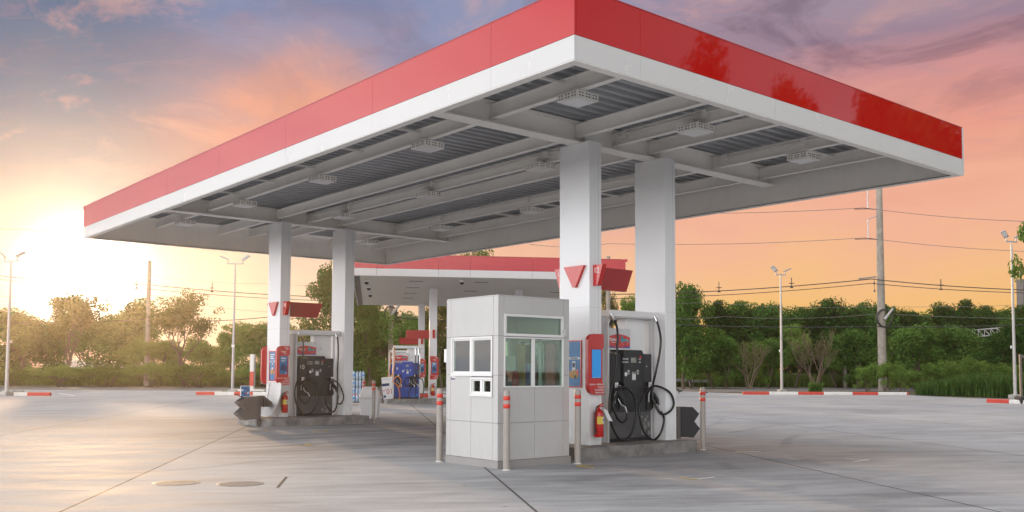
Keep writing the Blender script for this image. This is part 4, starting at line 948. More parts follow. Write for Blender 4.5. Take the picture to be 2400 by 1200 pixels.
# notched windscreen wash bins
def wash_bin(loc, rz, label, slats=False, postlen=0.62, handle=False, half=0.17):
    t_ = thing('windscreen_wash_bin', label, 'squeegee bin', loc, rz, 'notched windscreen wash bins')
    b = MB(); b.box(-0.05, 0.05, -0.05, 0.05, -0.2 if loc[2] > 0.1 else 0, postlen); b.build('post', M['taupe'], t_, bevel=0.004)
    prof = [(0.052, 0.61), (0.12, 0.615), (0.40, 0.60), (0.60, 0.46), (0.445, 0.315), (0.62, 0.17), (0.42, 0.0), (0.30, 0.02), (0.052, 0.03)]
    b = MB(); b.prism(prof, -half, half, 'y'); bd = b.build('bin_body', M['taupe'] if slats else M['char'], t_, bevel=0.006)
    b = MB()
    for z in (0.50, 0.40, 0.22, 0.14): b.box(0.25, 0.48 if z not in (.5, .4) else 0.46, -half - 0.0025, -half - 0.0005, z, z + 0.008)
    for z in (0.53, 0.21): b.box(0.20, 0.40, -half - 0.0025, -half - 0.0005, z, z + 0.006)
    b.build('ridge_pattern', M['char2'], bd)
    for (xa, za, xb, zb) in ((0.405, 0.602, 0.592, 0.475), (0.455, 0.318, 0.61, 0.188)):
        b = MB(); n = Vector((zb - za, 0, -(xb - xa))).normalized() * -0.004
        if n.z < 0: n = -n
        b.add([(xa + n.x, -0.13, za + n.z), (xa + n.x, 0.13, za + n.z), (xb + n.x, 0.13, zb + n.z), (xb + n.x, -0.13, zb + n.z)], [(0, 1, 2, 3)]) if False else b.add([(xa + .02, -half * .7, za - .005), (xa + .02, half * .7, za - .005), (xb - .01, half * .7, zb + .012), (xb - .01, -half * .7, zb + .012)], [(0, 1, 2, 3)])
        b.build('opening', M['black'], bd)
    if handle:
        b = MB(); b.tube([(0.36, -0.05, 0.56), (0.60, -0.10, 0.68)], 0.014, 6); b.build('squeegee_handle', M['black'], t_)
    return t_
wash_bin((14.17, 11.95, 0.2), 0.0, 'dark notched windscreen wash bin at the end of the near island', postlen=0.615, half=0.06)
wash_bin((10.80, 23.38, 0.18), math.pi, 'brown grey notched wash bin with a squeegee handle, by the pump 10 island', True, handle=True)
b = MB()
b.prism([(10.86, 0.80), (11.05, 0.80), (11.30, 0.62), (11.30, 0.50), (10.86, 0.50)], 23.60, 23.62, 'y', M['taupe'])
for k in range(4): b.box(10.95 + .08 * k, 10.97 + .08 * k, 23.585, 23.599, 0.52, 0.78 - .05 * k, M['char2'])
b.box(10.86, 10.89, 23.62, 23.95, 0.50, 0.78, M['taupe']); b.box(11.27, 11.30, 23.62, 23.95, 0.50, 0.62, M['taupe']); b.box(10.89, 11.27, 23.62, 23.95, 0.50, 0.52, M['taupe']); b.box(10.90, 10.95, 23.75, 23.80, 0.2, 0.5, M['taupe'])
tag(b.build('slatted_basket', None), 'dark slatted basket between the notched wash bin and the bowed board', 'basket')
# leaflet board behind it
b = MB(); b.box(10.93, 11.20, 24.80, 24.83, 0.50, 1.05, M['white']); b.box(10.94, 11.19, 24.796, 24.7995, 0.52, 1.03, M['poster'])
for k in range(16): u, w = 10.95 + 0.055 * (k % 4), 0.55 + 0.115 * (k // 4) + 0.02 * (k % 3); b.prism([(u, w), (u + 0.045, w + 0.01), (u + 0.04, w + 0.06), (u + 0.005, w + 0.05)], 24.792, 24.7955, 'y', (M['paper'], M['red'], M['navy'], M['blue_lt'])[(k * 7 + k // 3) % 4])
b.box(11.05, 11.08, 24.84, 24.87, 0.2, 0.9, M['taupe'])
tag(b.build('leaflet_board', None), 'small blue and red leaflet board behind the wash bin of pump 10', 'board')

# ------------------------------------------------------------------ second station row, turned against the first
Q = R(-31.3)
def Lw(s, t, z=0.0): return Vector((E2.x * s + E1.x * t, E2.y * s + E1.y * t, z))
can2 = thing('far_canopy', 'second flat red and white canopy with a slatted soffit, behind the pay booth', 'canopy', Lw(0, 38.03), Q)
S0, S1, T1 = -0.82, 10.56, 17.4
b = MB(); cuts = [S0, 0.2, 2.7, 4.0, 6.6, 9.2, S1]
for z0, z1, m, nm in ((5.30, 5.60, 'white_clad', 'white_fascia'), (5.604, 6.17, 'red_clad', 'red_fascia')):
    b = MB()
    for a, c in zip(cuts, cuts[1:]): b.box(a + .004, c - .004, 0, 0.04, z0, z1)
    b.box(S0, S1, T1 - 0.04, T1, z0, z1); b.box(S0, S0 + 0.04, 0.045, T1 - 0.045, z0, z1); b.box(S1 - 0.04, S1, 0.045, T1 - 0.045, z0, z1)
    b.build(nm, M[m], can2)
b = MB(); b.box(S0 + .045, S1 - .045, .045, T1 - .045, 6.0, 6.1); b.build('roof_deck', M['deck'], can2)
b = MB(); b.box(S1 - 0.09, S1 + 0.07, -0.03, 0.0 - .002, 6.08, 6.20); b.box(S0, S1 + 0.07, -0.012, 0.045, 6.172, 6.195); b.build('top_trim', M['red_clad'], can2)
b = MB(); t0 = 0.05
while t0 < T1 - 0.3:
    b.box(S0 + 0.35, S1 - 0.05, t0, t0 + 0.205, 5.305, 5.33); t0 += 0.215
b.build('soffit', M['soffit'], can2)
b = MB(); b.box(S0 + 0.05, S0 + 0.34, .05, T1 - .05, 5.36, 5.40)
for k in range(22): b.box(S0 + 0.06, S0 + 0.33, 0.3 + k * 0.78, 0.36 + k * 0.78, 5.30, 5.355)
b.box(S0 + 0.045, S0 + 0.09, .05, T1 - .05, 5.22, 5.358); b.build('gutter', M['rail'], can2)
for (a, c) in ((0.6, 2), (0.6, 5.2), (0.6, 8.4), (0.6, 11.6), (3.4, 2), (3.4, 6.5), (7.6, 2), (7.6, 6.5), (3.4, 11), (7.6, 11)):
    b = MB(); b.box(a + 1.0, a + 1.6, c, c + 0.12, 5.292, 5.304); b.build('soffit_vent', M['char'], can2)
for (s_, t_) in ((2.69, 43.36), (6.70, 43.36), (2.69, 53.4), (6.70, 53.4)):
    b = MB(); b.box(s_, s_ + 0.345, t_ - 38.03, t_ - 38.03 + 0.5, 0.2, 5.30); b.build('column', M['column_paint'], can2, bevel=0.006)
def dome(s_, t_, lab):
    t = thing('security_camera', lab, 'security camera', Lw(s_, t_, 5.29), Q, 'security cameras under the far canopy')
    b = MB(); b.lathe([(0.10, -0.10), (0.10, 0.0)], 14); b.build('mount', M['white'], t)
    b = MB(); b.lathe([(0.015, -0.205), (0.06, -0.19), (0.085, -0.15), (0.09, -0.105)], 14); b.build('dome', M['black'], t)
dome(-0.2, 39.7, 'white dome camera nearest the fascia at the end of the far canopy'); dome(-0.12, 42.6, 'second white dome camera along the end of the far canopy'); dome(-0.05, 46.6, 'third white dome camera along the end of the far canopy'); dome(3.75, 39.0, 'single white dome camera under the middle of the far canopy')
island(0, 6.9, 0, 1.5, 0.2, 'far concrete island carrying the blue pump 8', Q, Lw(0.72, 42.42))
island(0, 6.9, 0, 1.5, 0.2, 'farthest concrete island, behind the blue pump 8', Q, Lw(0.72, 52.5))
dispenser('fuel_dispenser', 'blue fuel pump numbered 8 with an orange hose under the far canopy', M['blue'], M['blue'], M['blue'], [(1.0, .12, .05, .05), (.9, .1, .04, .04), (1.08, .18, .04, .04), (.95, .2, .025, .03)], number='8', post=M['silver'], hoses='orange', tech=True, loc=Lw(1.04, 43.0, 0.2), rz=Q, full=False)
dispenser('fuel_dispenser', 'second blue fuel pump, mostly hidden behind pump 8', M['blue'], M['blue'], M['blue'], [(1.0, .12, .05, .05)], number='6', post=M['silver'], hoses='orange', tech=True, loc=Lw(1.06, 53.0, 0.2), rz=Q, full=False)
for t_, lab1, lab2 in ((43.36, 'red panel over the blue pump 8', 'red information panel with a car advert beside the blue pump 8'), (53.4, 'red panel behind the one over pump 8', 'red information panel half hidden behind the column of pump 8')):
    b = MB(); b.prism([(1.62, 3.35), (2.68, 3.35), (2.68, 2.96), (1.62, 2.96)], 0.15, 0.23, 'y'); o = b.build('slanted_sign', M['dred'], None, bevel=.005); o.location = Lw(0, t_); o.rotation_euler = (0, 0, Q); tag(o, lab1, 'sign', 'red sign panels over pumps')
    b = MB(); b.prism([(-0.002, 3.36), (-0.24, 3.36), (-0.20, 2.98), (-0.002, 2.98)], 2.82, 2.92, 'x'); o = b.build('pump_number_sign', M['red'], None); o.location = Lw(0, t_); o.rotation_euler = (0, 0, Q); tag(o, lab1.replace('red panel', 'thin red flag sign on the column') .replace('over the blue pump 8', 'beside blue pump 8').replace('behind the one over pump 8', 'farther back behind pump 8'), 'sign', 'red pump number flags')
    media_panel(0, 0, lab2, 'car', mirror=True, loc=Lw(2.72, t_ - 0.002), rz=Q)
e_ = extinguisher(*Lw(2.86, 43.25, 0.33), 'red fire extinguisher on the white column beside blue pump 8', False, Q)
# placard standing upside down against the island
pl = thing('price_placard', 'white price placard turned upside down, leaning by the blue pump 8', 'placard', Lw(0.76, 42.6, 0.18), Q)
b = MB(); b.prism([(-0.27, 0.98), (0.21, 1.02), (0.27, 0.04), (-0.16, 0.0)], 0.0, 0.02, 'y'); bd = b.build('board', M['paper'], pl)
b = MB(); b.prism([(-0.235, 0.70), (0.09, 0.74), (0.10, 0.62), (-0.225, 0.575)], -0.004, -0.0005, 'y'); b.prism([(-0.155, 0.18), (-0.05, 0.19), (-0.045, 0.08), (-0.15, 0.07)], -0.004, -0.0005, 'y'); b.build('blue_print', M['navy'], bd)
text('lettering', '10.-', 0.34, M['red'], bd, (0.03, -0.004, 0.38), (R(90), R(180 - 6), 0), sx=0.85)
b = MB(); b.prism([(-0.22, 0.92), (0.15, 0.95), (0.15, 0.90), (-0.22, 0.87)], -0.003, -0.0005, 'y'); b.box(0.06, 0.2, -0.003, -0.0005, 0.10, 0.12); b.build('small_print', M['silver'], bd)
o = wash_bin(tuple(Lw(0.55, 43.1, 0.15)), Q + 0.9, 'dark wash bin half hidden behind the upside down placard', postlen=0.62)

# white litter bin
t_ = thing('litter_bin', 'white plastic litter bin with a tapered hood between two bollards', 'bin', (15.35, 25.25, 0), R(-40))
def frustum(mb, a0, b0, z0, a1, b1, z1, m=None):
    mb.add([(-a0, -b0, z0), (a0, -b0, z0), (a0, b0, z0), (-a0, b0, z0), (-a1, -b1, z1), (a1, -b1, z1), (a1, b1, z1), (-a1, b1, z1)],
           [(0, 3, 2, 1), (4, 5, 6, 7), (0, 1, 5, 4), (1, 2, 6, 5), (2, 3, 7, 6), (3, 0, 4, 7)], m)
b = MB(); frustum(b, 0.25, 0.22, 0.0, 0.30, 0.27, 0.62); b.build('body', M['bin'], t_, bevel=0.03, seg=3)
b = MB(); b.box(-0.33, 0.33, -0.30, 0.30, 0.62, 0.665); b.build('rim', M['bin'], t_, bevel=0.015)
b = MB(); frustum(b, 0.30, 0.27, 0.665, 0.20, 0.16, 0.98); hd_ = b.build('hood', M['bin'], t_, bevel=0.02, seg=3)
b = MB(); b.prism([(-0.15, 0.72), (0.15, 0.72), (0.11, 0.90), (-0.11, 0.90)], -0.262, -0.20, 'y'); b.build('flap', M['white'], hd_, bevel=0.01)

# packs of bottled water on a rack
wl = Lw(-0.75, 41.0)
rk = thing('water_rack', 'low black rack under the packs of bottled water', 'rack', wl, Q)
b = MB(); 
for x_ in (-0.55, 0.55): b.box(x_ - .02, x_ + .02, -0.28, 0.28, 0.0, 0.10)
b.box(-0.6, 0.6, -0.30, -0.26, 0.10, 0.14); b.box(-0.6, 0.6, 0.26, 0.30, 0.10, 0.14); b.box(-0.6, 0.6, -.02, .02, 0.10, 0.14); b.build('frame', M['black'], rk)
def water_pack():
    b = MB()
    for i in range(4):
        for j in range(3):
            c = (-0.2 + 0.13 * i, -0.16 + 0.14 * j)
            b.lathe([(0.055, 0.0), (0.062, 0.02), (0.058, 0.10), (0.062, 0.12), (0.060, 0.22), (0.045, 0.27), (0.018, 0.30)], 8, M['bottle'], c)
            b.lathe([(0.020, 0.30), (0.020, 0.325)], 8, M['cap'], c); b.lathe([(0.0635, 0.12), (0.0635, 0.19)], 8, M['bottle'] if (i + j) % 3 else M['blue_lt'], c)
    o = b.build('water_pack'); return o
wp = None; LV = ['bottom', 'second', 'third', 'top']
for lev in range(4):
    for k, xx in enumerate((-0.29, 0.27)):
        if lev == 3 and k == 0: xx = -0.15
        o = water_pack() if wp is None else wp.copy()
        if wp is None: wp = o
        else: COL.objects.link(o)
        p = Lw(0, 0); o.location = wl + E2 * xx + Vector((0, 0, 0.142 + 0.327 * lev)); o.rotation_euler = (0, 0, Q)
        tag(o, 'pack of clear water bottles, %s layer, %s' % (LV[lev], 'nearer the blue pump' if k else 'nearer the column'), 'water pack', 'packs of bottled water')

# ------------------------------------------------------------------ kerbs
def kerb(name_lab, pts, lens_r, lens_w, start='r', h=0.19, w=0.28):
    b = MB(); cur = start
    P_ = [Vector((p[0], p[1], 0)) for p in pts]
    for a, c in zip(P_, P_[1:]):
        L = (c - a).length; d_ = (c - a) / L; n = Vector((-d_.y, d_.x, 0)); pos = 0.0
        while pos < L - 1e-3:
            ln = min(lens_r if cur == 'r' else lens_w, L - pos)
            p0 = a + d_ * (pos + 0.004); p1 = a + d_ * (pos + ln - 0.004)
            m = M['kerb_r'] if cur == 'r' else M['kerb_w']
            q = [p0, p1, p1 + n * w, p0 + n * w]
            ch = 0.03
            vs = [(v.x, v.y, 0) for v in q] + [(q[0] + n * ch)[:2] + (h,), (q[1] + n * ch)[:2] + (h,), q[2][:2] + (h,), q[3][:2] + (h,)]
            vs = vs[:4] + [(q[0].x, q[0].y, h - ch), (q[1].x, q[1].y, h - ch)] + vs[4:]
            b.add(vs, [(0, 1, 5, 4), (4, 5, 7, 6), (6, 7, 8, 9), (1, 2, 8, 7, 5), (3, 0, 4, 6, 9), (2, 3, 9, 8), (0, 3, 2, 1)], m)
            pos += ln; cur = 'w' if cur == 'r' else 'r'
    return tag(b.build('striped_kerb'), name_lab, 'kerb', 'red and white kerbs')
kerb('red and white kerb under the lamp post at the road mouth, nearest the sun', [gp(-420, 50.6), gp(118, 51.7)], 1.5, 1.55, 'w')
kerb('red and white kerb that runs behind the island of pump 10', [gp(460, 54.8), gp(836, 54.6), gp(900, 56)], 1.1, 1.15, 'r')
kerb('red and white kerb seen behind blue pump 8 and the pay booth', [gp(985, 52), gp(1250, 53)], 1.2, 1.2, 'r')
kerb('long red and white kerb at the foot of the tall utility pole', [gp(1742, 61.3), gp(2128, 61.6)], 1.7, 1.9, 'r')
kerb('short red and white kerb nearest the forecourt, under the lamp post by the reeds', [gp(2310, 46.8), gp(2560, 42.5)], 1.15, 1.25, 'r')

# ------------------------------------------------------------------ lamp posts
def lamp_post(px, dep, top_py, label, yaw, spread=0.75):
    p = gnd(px, dep); H_ = hgt(top_py, dep)
    t_ = thing('lamp_post', label, 'lamp post', p, yaw, 'twin headed lamp posts')
    b = MB(); b.box(-0.26, 0.26, -0.26, 0.26, 0, 0.24); b.build('footing', M['isl_top'], t_, bevel=0.03)
    b = MB(); b.tube([(0, 0, 0.24), (0, 0, H_ * 0.5), (0, 0, H_ - 0.7)], [0.10, 0.075, 0.055], 12); b.tube([(0, 0, H_ - 0.7), (0, 0, H_ - 0.4)], 0.045, 10); b.box(-0.14, 0.14, -0.14, 0.14, 0.24, 0.27); b.build('pole', M['pole'], t_)
    b = MB(); b.box(-spread * 0.72, spread * 0.72, -0.04, 0.04, H_ - 0.44, H_ - 0.37); b.build('crossarm', M['pole'], t_)
    b = MB(); b.box(-0.1, 0.1, -0.16, -0.09, 2.9, 3.05); b.build('junction_box', M['lens'], t_)
    for sg, tilt, tw in ((-1, R(-24), 0.25), (1, R(28), 1.1)):
        b = MB(); b.tube([(0, 0, 0), (0, 0, 0.22)], 0.035, 8)
        arm = b.build('bracket', M['pole'], t_, loc=(sg * spread * 0.62, 0, H_ - 0.37))
        b = MB(); b.box(-0.05, 0.50, -0.13, 0.13, -0.03, 0.03); b.box(0.08, 0.44, -0.10, 0.10, 0.031, 0.05)
        hd = b.build('floodlight_head', M['rail'], t_, bevel=0.01, loc=(sg * (spread * 0.62), 0, H_ - 0.14))
        hd.rotation_euler = (0, -R(26), 0 if sg > 0 else math.pi) if sg > 0 else (0, -R(22), math.pi)
        if sg > 0: hd.rotation_euler = (R(30), -R(35), 0.3)
        b = MB(); b.box(0.06, 0.46, -0.11, 0.11, -0.035, -0.031); b.build('lens', M['lens'], hd)
    return t_
lamp_post(17, 51.4, 600, 'pale twin headed lamp post standing on the kerb nearest the setting sun', A - R(90) + R(160))
lamp_post(546, 58.9, 606, 'pale twin headed lamp post behind the kerb near pump 10', A - R(90) + R(5))
lamp_post(1832, 66.0, 628, 'slender twin headed lamp post on the long kerb before the wood', A - R(90) + R(195), 0.55)
lamp_post(2378, 53.8, 545, 'slender twin headed lamp post by the tall reeds', A - R(90) + R(200), 0.6)
# red and white post
p = gnd(592, 60.1)
t_ = thing('height_post', 'square white and red post with a low rail behind the kerb of pump 10', 'post', p, A - R(90) - R(20))
for z0, z1, m in ((0, 0.45, 'kerb_w'), (0.452, 1.36, 'kerb_r'), (1.362, 2.48, 'kerb_w')):
    b = MB(); b.box(-0.14, 0.14, -0.10, 0.10, z0, z1); b.build('post_section', M[m], t_)
b = MB(); b.box(0.142, 0.18, -0.06, 0.06, 0.3, 2.3); b.build('guide_rail', M['rail'], t_)
b = MB(); b.box(-1.3, 1.1, -0.3, -0.12, 0.14, 0.24); b.box(-1.2, -1.05, -0.26, -0.16, 0, 0.14); b.box(0.9, 1.0, -0.26, -0.16, 0, 0.14); b.build('base_rail', M['kerb_w'], t_)

# ------------------------------------------------------------------ utility poles and wires
def upole(px, dep, top, label, base=0.23, topw=0.13, arms=True, coil=False, blur=False):
    p = gnd(px, dep)
    t_ = thing('utility_pole', label, 'utility pole', p, A - R(90), 'concrete utility poles')
    b = MB(); n = 8
    b.tube([(0, 0, 0), (0, 0, top)], [base, topw], n); b.build('pole', M['conc_pole'], t_)
    if arms:
        b = MB(); b.box(-0.75, 0.65, -0.30, -0.20, 8.95, 9.07); o = b.build('crossarm', M['conc_pole'], t_); o.rotation_euler = (0, -R(7), 0); o.location = (0, 0, -0.02)
        for z in (12.05, 14.45):
            b = MB(); b.tube([(-0.1, 0, z + 1.9 - (0 if z < 13 else 0.1)), (-0.95, -0.05, z + 1.55)], 0.04, 6); b.build('bracket_arm', M['pole'], t_)
            b = MB(); prof = []
            for k in range(9): prof += [(0.03, z + 0.15 + 0.15 * k), (0.085, z + 0.17 + 0.15 * k), (0.03, z + 0.22 + 0.15 * k)]
            prof.append((0.03, z + 1.55)); b.lathe(prof, 10, None, (-0.95, -0.05)); b.tube([(-0.95, -.05, z), (-0.95, -.05, z + .2)], .03, 6); b.build('insulator_string', M['lens'], t_)
            b = MB(); b.tube([(-2.0, -0.05, z - 0.03), (-0.95, -0.05, z), (-0.1, -.05, z - 0.05)], 0.035, 6); b.build('clamp', M['cable'], t_)
        for x_, z in ((-0.62, 8.45), (-0.60, 7.85)):
            b = MB(); b.lathe([(0.04, z - .05), (0.10, z), (0.04, z + 0.06), (0.09, z + .1), (0.03, z + 0.15)], 10, None, (x_, -0.25)); b.tube([(x_, -.25, z + .1), (x_, -.25, z + .6)], .02, 6); b.build('insulator', M['taupe'], t_)
        b = MB(); b.box(0.10, 0.24, -0.24, -0.18, 0.4, 2.4); b.build('cable_cover', M['conc_pole'], t_)
    if coil:
        b = MB(); rr = 0.62 if arms else 0.55
        for q in range(3):
            b.tube([((rr - .03 * q) * math.cos(2 * math.pi * k / 24) + (0.1 if arms else 0), -0.30 - 0.05 * q, coil + (rr - .02 * q) * 1.15 * math.sin(2 * math.pi * k / 24)) for k in range(25)], 0.045, 6)
        b.build('cable_coil', M['cable'], t_)
        b = MB(); b.tube([(0.1, -0.4, coil - 0.1), (0.75, -0.45, coil + 0.75)], [0.13, 0.09], 8); b.build('splice_case', M['pole'], t_)
    return t_
upole(2068, 73.8, 18.5, 'tall weathered concrete utility pole with insulators and a black cable coil, by the long kerb', 0.36, 0.24, True, hgt(742, 73.5))
upole(344, 82.6, hgt(615, 82.6), 'distant utility pole between the hazy trees beyond the road', 0.26, 0.16, False)
upole(915, 78, hgt(690, 78) + 3.5, 'concrete utility pole with a black cable coil behind the blue pump 8', 0.23, 0.18, False, hgt(737, 78))
upole(1426, 77, hgt(600, 77), 'utility pole seen between the near columns', 0.22, 0.16, False)
# thin stub among the trees, mast at the frame's edge
p = gnd(1980, 90); b = MB(); b.box(-0.13, 0.13, -0.13, 0.13, 0, hgt(785, 90)); b.box(-0.3, 0.3, -0.16, 0.16, hgt(785, 90) + .002, hgt(779, 90)); o = b.build('concrete_stub_post', M['conc_pole']); o.location = p; o.rotation_euler = (0, 0, A); tag(o, 'short pale concrete post with a flat cap in front of the wood', 'post')
p = gnd(2398, 120); b = MB(); b.box(-0.4, 0.4, -0.4, 0.4, 0, hgt(650, 120)); b.box(-.08, .08, -.08, .08, hgt(650, 120), hgt(628, 120)); o = b.build('mast', M['taupe']); o.location = p; tag(o, 'dark square mast rising over the wood by the lamp post with reeds', 'mast')
def cable(name, pts, r, label, m='cable', sag=0.25):
    out = []
    P_ = [at(*q) for q in pts]
    for a, c in zip(P_, P_[1:]):
        for k in range(12):
            f = k / 12; v = a.lerp(c, f); v.z -= sag * 4 * f * (1 - f); out.append(v)
    out.append(P_[-1])
    b = MB(); b.tube(out, r, 5, M[m], False)
    return tag(b.build(name), label, 'power line', 'overhead power lines')
cable('overhead_wire', [(-600, 500, 92), (344, 548, 83), (915, 512, 79), (1426, 497, 76), (2025, 487, 73), (2500, 521, 68)], 0.022, 'topmost thin wire on the upper insulator of the tall utility pole', 'wire')
cable('overhead_wire', [(1240, 572, 78), (1426, 571, 76), (2028, 557, 73), (2520, 592, 68)], 0.020, 'thin wire on the lower insulator of the tall utility pole', 'wire')
cable('overhead_wire', [(-300, 632, 90), (0, 646, 88), (344, 667, 83), (915, 700, 79), (1426, 690, 77), (2042, 654, 73.5), (2600, 683, 67)], 0.036, 'thick upper cable of the pair strung below the crossarms')
cable('overhead_wire', [(-300, 640, 90), (0, 655, 88), (344, 677, 83), (915, 708, 79), (1426, 700, 77), (2042, 664, 73.5), (2600, 688, 67)], 0.028, 'thinner lower cable of the pair strung below the crossarms')
cable('overhead_wire', [(-300, 752, 90), (344, 749, 83), (640, 742, 81), (915, 744, 79), (1426, 752, 77), (2062, 765, 73.5), (2700, 744, 66)], 0.035, 'low black cable passing the cable coils on the poles')
cable('overhead_wire', [(-300, 690, 92), (0, 694, 90), (344, 690, 83), (640, 732, 82), (1426, 740, 78), (1700, 742, 76), (2066, 735, 74), (2700, 742, 66)], 0.016, 'thin pale wire just above the low black cable', 'wire')
cable('overhead_wire', [(344, 645, 83), (640, 664, 82), (1426, 700, 79), (1660, 708, 77), (2060, 718, 74), (2600, 700, 66)], 0.013, 'faint wire grazing the tops of the trees', 'wire')
for i, (px_, py_, dd) in enumerate(((1685, 674, 75.5), (1855, 664, 74.5), (2205, 668, 71.5), (497, 675, 82), (320, 666, 83))):
    p = at(px_, py_, dd); b = MB(); b.box(-0.03, 0.03, -0.03, 0.03, -0.35, 0.45); b.box(-0.2, 0.2, -0.03, 0.03, -0.03, 0.03); b.box(-0.12, 0.12, -0.05, 0.05, -0.38, -0.28)
    o = b.build('cable_spacer', M['cable']); o.location = p; o.rotation_euler = (0, 0, A - R(90)); tag(o, 'cable pair spacer, %s from the tall utility pole' % ('second to the booth side', 'nearest to the booth side', 'on the reed side', 'beyond the lamp post near pump 10, fourth', 'by the distant pole, farthest')[i], 'cable spacer', 'cable spacers')

# guard rail, gantry, shed, birds, frame post
a_, c_ = gnd(1560, 88), gnd(1700, 92)
t_ = thing('guard_rail', 'grey steel guard rail in the grass beyond the road', 'guard rail', (0, 0, 0))
b = MB(); L = (c_ - a_).length; d_ = (c_ - a_).normalized(); n_ = Vector((-d_.y, d_.x, 0))
prf = [(0, .42), (.06, .47), (0, .53), (0, .57), (.06, .63), (0, .70), (.03, .70), (.09, .63), (.03, .57), (.03, .53), (.09, .47), (.03, .42)]
vs = [tuple(a_ - n_ * u + Vector((0, 0, w + .15))) for u, w in prf] + [tuple(c_ - n_ * u + Vector((0, 0, w - .1))) for u, w in prf]
k_ = len(prf); b.add(vs, [(i, (i + 1) % k_, k_ + (i + 1) % k_, k_ + i) for i in range(k_)]); b.build('rail', M['rail'], t_)
for f in (0.1, 0.4, 0.7, 0.95):
    p = a_.lerp(c_, f) + n_ * 0.05; b = MB(); b.box(p.x - .05, p.x + .05, p.y - .05, p.y + .05, 0, 0.7); b.build('post', M['rail'], t_)
t_ = thing('sign_gantry', 'pale lattice sign gantry half buried in the trees', 'gantry', (0, 0, 0))
a_, c_ = at(2222, 779, 97), at(2352, 768, 92)
b = MB(); N_ = 9; up = Vector((0, 0, 0.75))
b.tube([a_, c_], 0.07, 6); b.tube([a_ - up, c_ - up * .85], 0.07, 6)
for k in range(N_):
    p0, p1 = a_.lerp(c_, k / N_), a_.lerp(c_, (k + 1) / N_); b.tube([p0, p1 - up], 0.04, 5); b.tube([p1, p1 - up], 0.04, 5)
b.build('truss', M['pole'], t_)
b = MB(); p = a_.lerp(c_, 0.02); b.tube([(p.x, p.y, 0), (p.x, p.y, p.z)], 0.16, 8); b.build('support', M['pole'], t_)
p = gnd(185, 108); t_ = thing('white_shed', 'low white building glimpsed under the hazy trees', 'building', p, A - R(90))
b = MB(); b.box(-4.2, 4.6, 0, 6, 0, 2.1); b.build('wall', M['shed'], t_)
b = MB(); b.prism([(-4.5, 2.1), (4.9, 2.1), (4.9, 2.2), (0.2, 2.5), (-4.5, 2.2)], -0.3, 6.3, 'y'); b.build('roof', M['shed'], t_)
b = MB(); b.box(1.5, 2.6, -0.03, -0.002, 0, 1.9); b.build('door', M['rail'], t_)
for px_, py_, sc_, lb in ((1592, 912, 1.5, 'larger dark bird on the ground by the far edge of the concrete'), (1655, 915, 0.8, 'smaller dark bird on the concrete, nearer the lamp post')):
    t_ = thing('bird', lb, 'bird', gnd(px_, 62), 2.2); t_.scale = (sc_, sc_, sc_)
    b = MB(); b.tube([(-0.16, 0, 0.16), (-0.08, 0, 0.14), (0.0, 0, 0.14), (0.07, 0, 0.18), (0.10, 0, 0.24), (0.13, 0, 0.25), (0.18, 0, 0.24)], [0.012, 0.04, 0.06, 0.05, 0.03, 0.028, 0.006], 8); b.tube([(0, .02, .1), (0.01, .02, 0)], .007, 5); b.tube([(0.02, -.02, .1), (0.03, -.02, 0)], .007, 5); b.build('body', M['bird'], t_)
p = gnd(2392, 49); t_ = thing('steel_frame', 'thin brown steel frame post beside the lamp post by the reeds', 'frame', p, A - R(90))
b = MB(); b.box(-.05, .05, -.05, .05, 0, hgt(825, 49)); b.box(.051, 1.2, -.04, .04, hgt(833, 49), hgt(827, 49)); b.box(1.15, 1.25, -.05, .05, 0, hgt(834, 49)); b.build('frame', M['taupe'], t_)
p = gnd(2400, 45.5); t_ = thing('plastic_tub', 'low black plastic tub on the kerb beside the reeds', 'tub', (p.x, p.y, 0.0), A - R(90))
b = MB(); frustum(b, 0.30, 0.25, 0.0, 0.36, 0.3, 0.30); b.build('body', M['black'], t_, bevel=.02); b = MB(); frustum(b, 0.38, 0.32, 0.302, 0.30, 0.25, 0.36); b.build('lid', M['char'], t_, bevel=.02)

# ------------------------------------------------------------------ vegetation
rng = np.random.default_rng(11)
def leaf_cloud(name, centres, radii, n_each, size, m, parent=None, flat=0.8, droop=0.0, aspect=0.5):
    """many small leaf faces scattered through lumps; centres (k,3), radii (k,)"""
    ks = np.repeat(np.arange(len(centres)), n_each)
    N_ = len(ks)
    dv = rng.normal(size=(N_, 3)); dv /= np.linalg.norm(dv, axis=1, keepdims=True)
    rr = radii[ks] * (0.25 + 0.80 * rng.random(N_) ** 0.5)
    c = centres[ks] + dv * rr[:, None] * np.array([1, 1, flat])
    c[:, 2] -= droop * rng.random(N_) ** 2 * radii[ks]
    nr = dv + rng.normal(size=(N_, 3)) * 0.7 + np.array([0, 0, 0.5]); nr /= np.linalg.norm(nr, axis=1, keepdims=True)
    a = np.cross(nr, rng.normal(size=(N_, 3))); a /= np.linalg.norm(a, axis=1, keepdims=True)
    b_ = np.cross(nr, a)
    s_ = size * (0.6 + 0.8 * rng.random(N_))
    u = a * s_[:, None]; w = b_ * (s_ * aspect)[:, None]
    V = np.stack([c - u, c - u * 0.1 + w, c + u, c - u * 0.1 - w], axis=1).reshape(-1, 3)
    me = bpy.data.meshes.new(name)
    me.vertices.add(len(V)); me.vertices.foreach_set('co', V.ravel())
    me.loops.add(N_ * 4); me.loops.foreach_set('vertex_index', np.arange(N_ * 4, dtype=np.int32))
    me.polygons.add(N_); me.polygons.foreach_set('loop_start', np.arange(0, N_ * 4, 4, dtype=np.int32)); me.polygons.foreach_set('loop_total', np.full(N_, 4, dtype=np.int32))
    me.materials.append(m); me.update(calc_edges=True)
    o = bpy.data.objects.new(name, me); COL.objects.link(o)
    if parent is not None: o.parent = parent
    return o
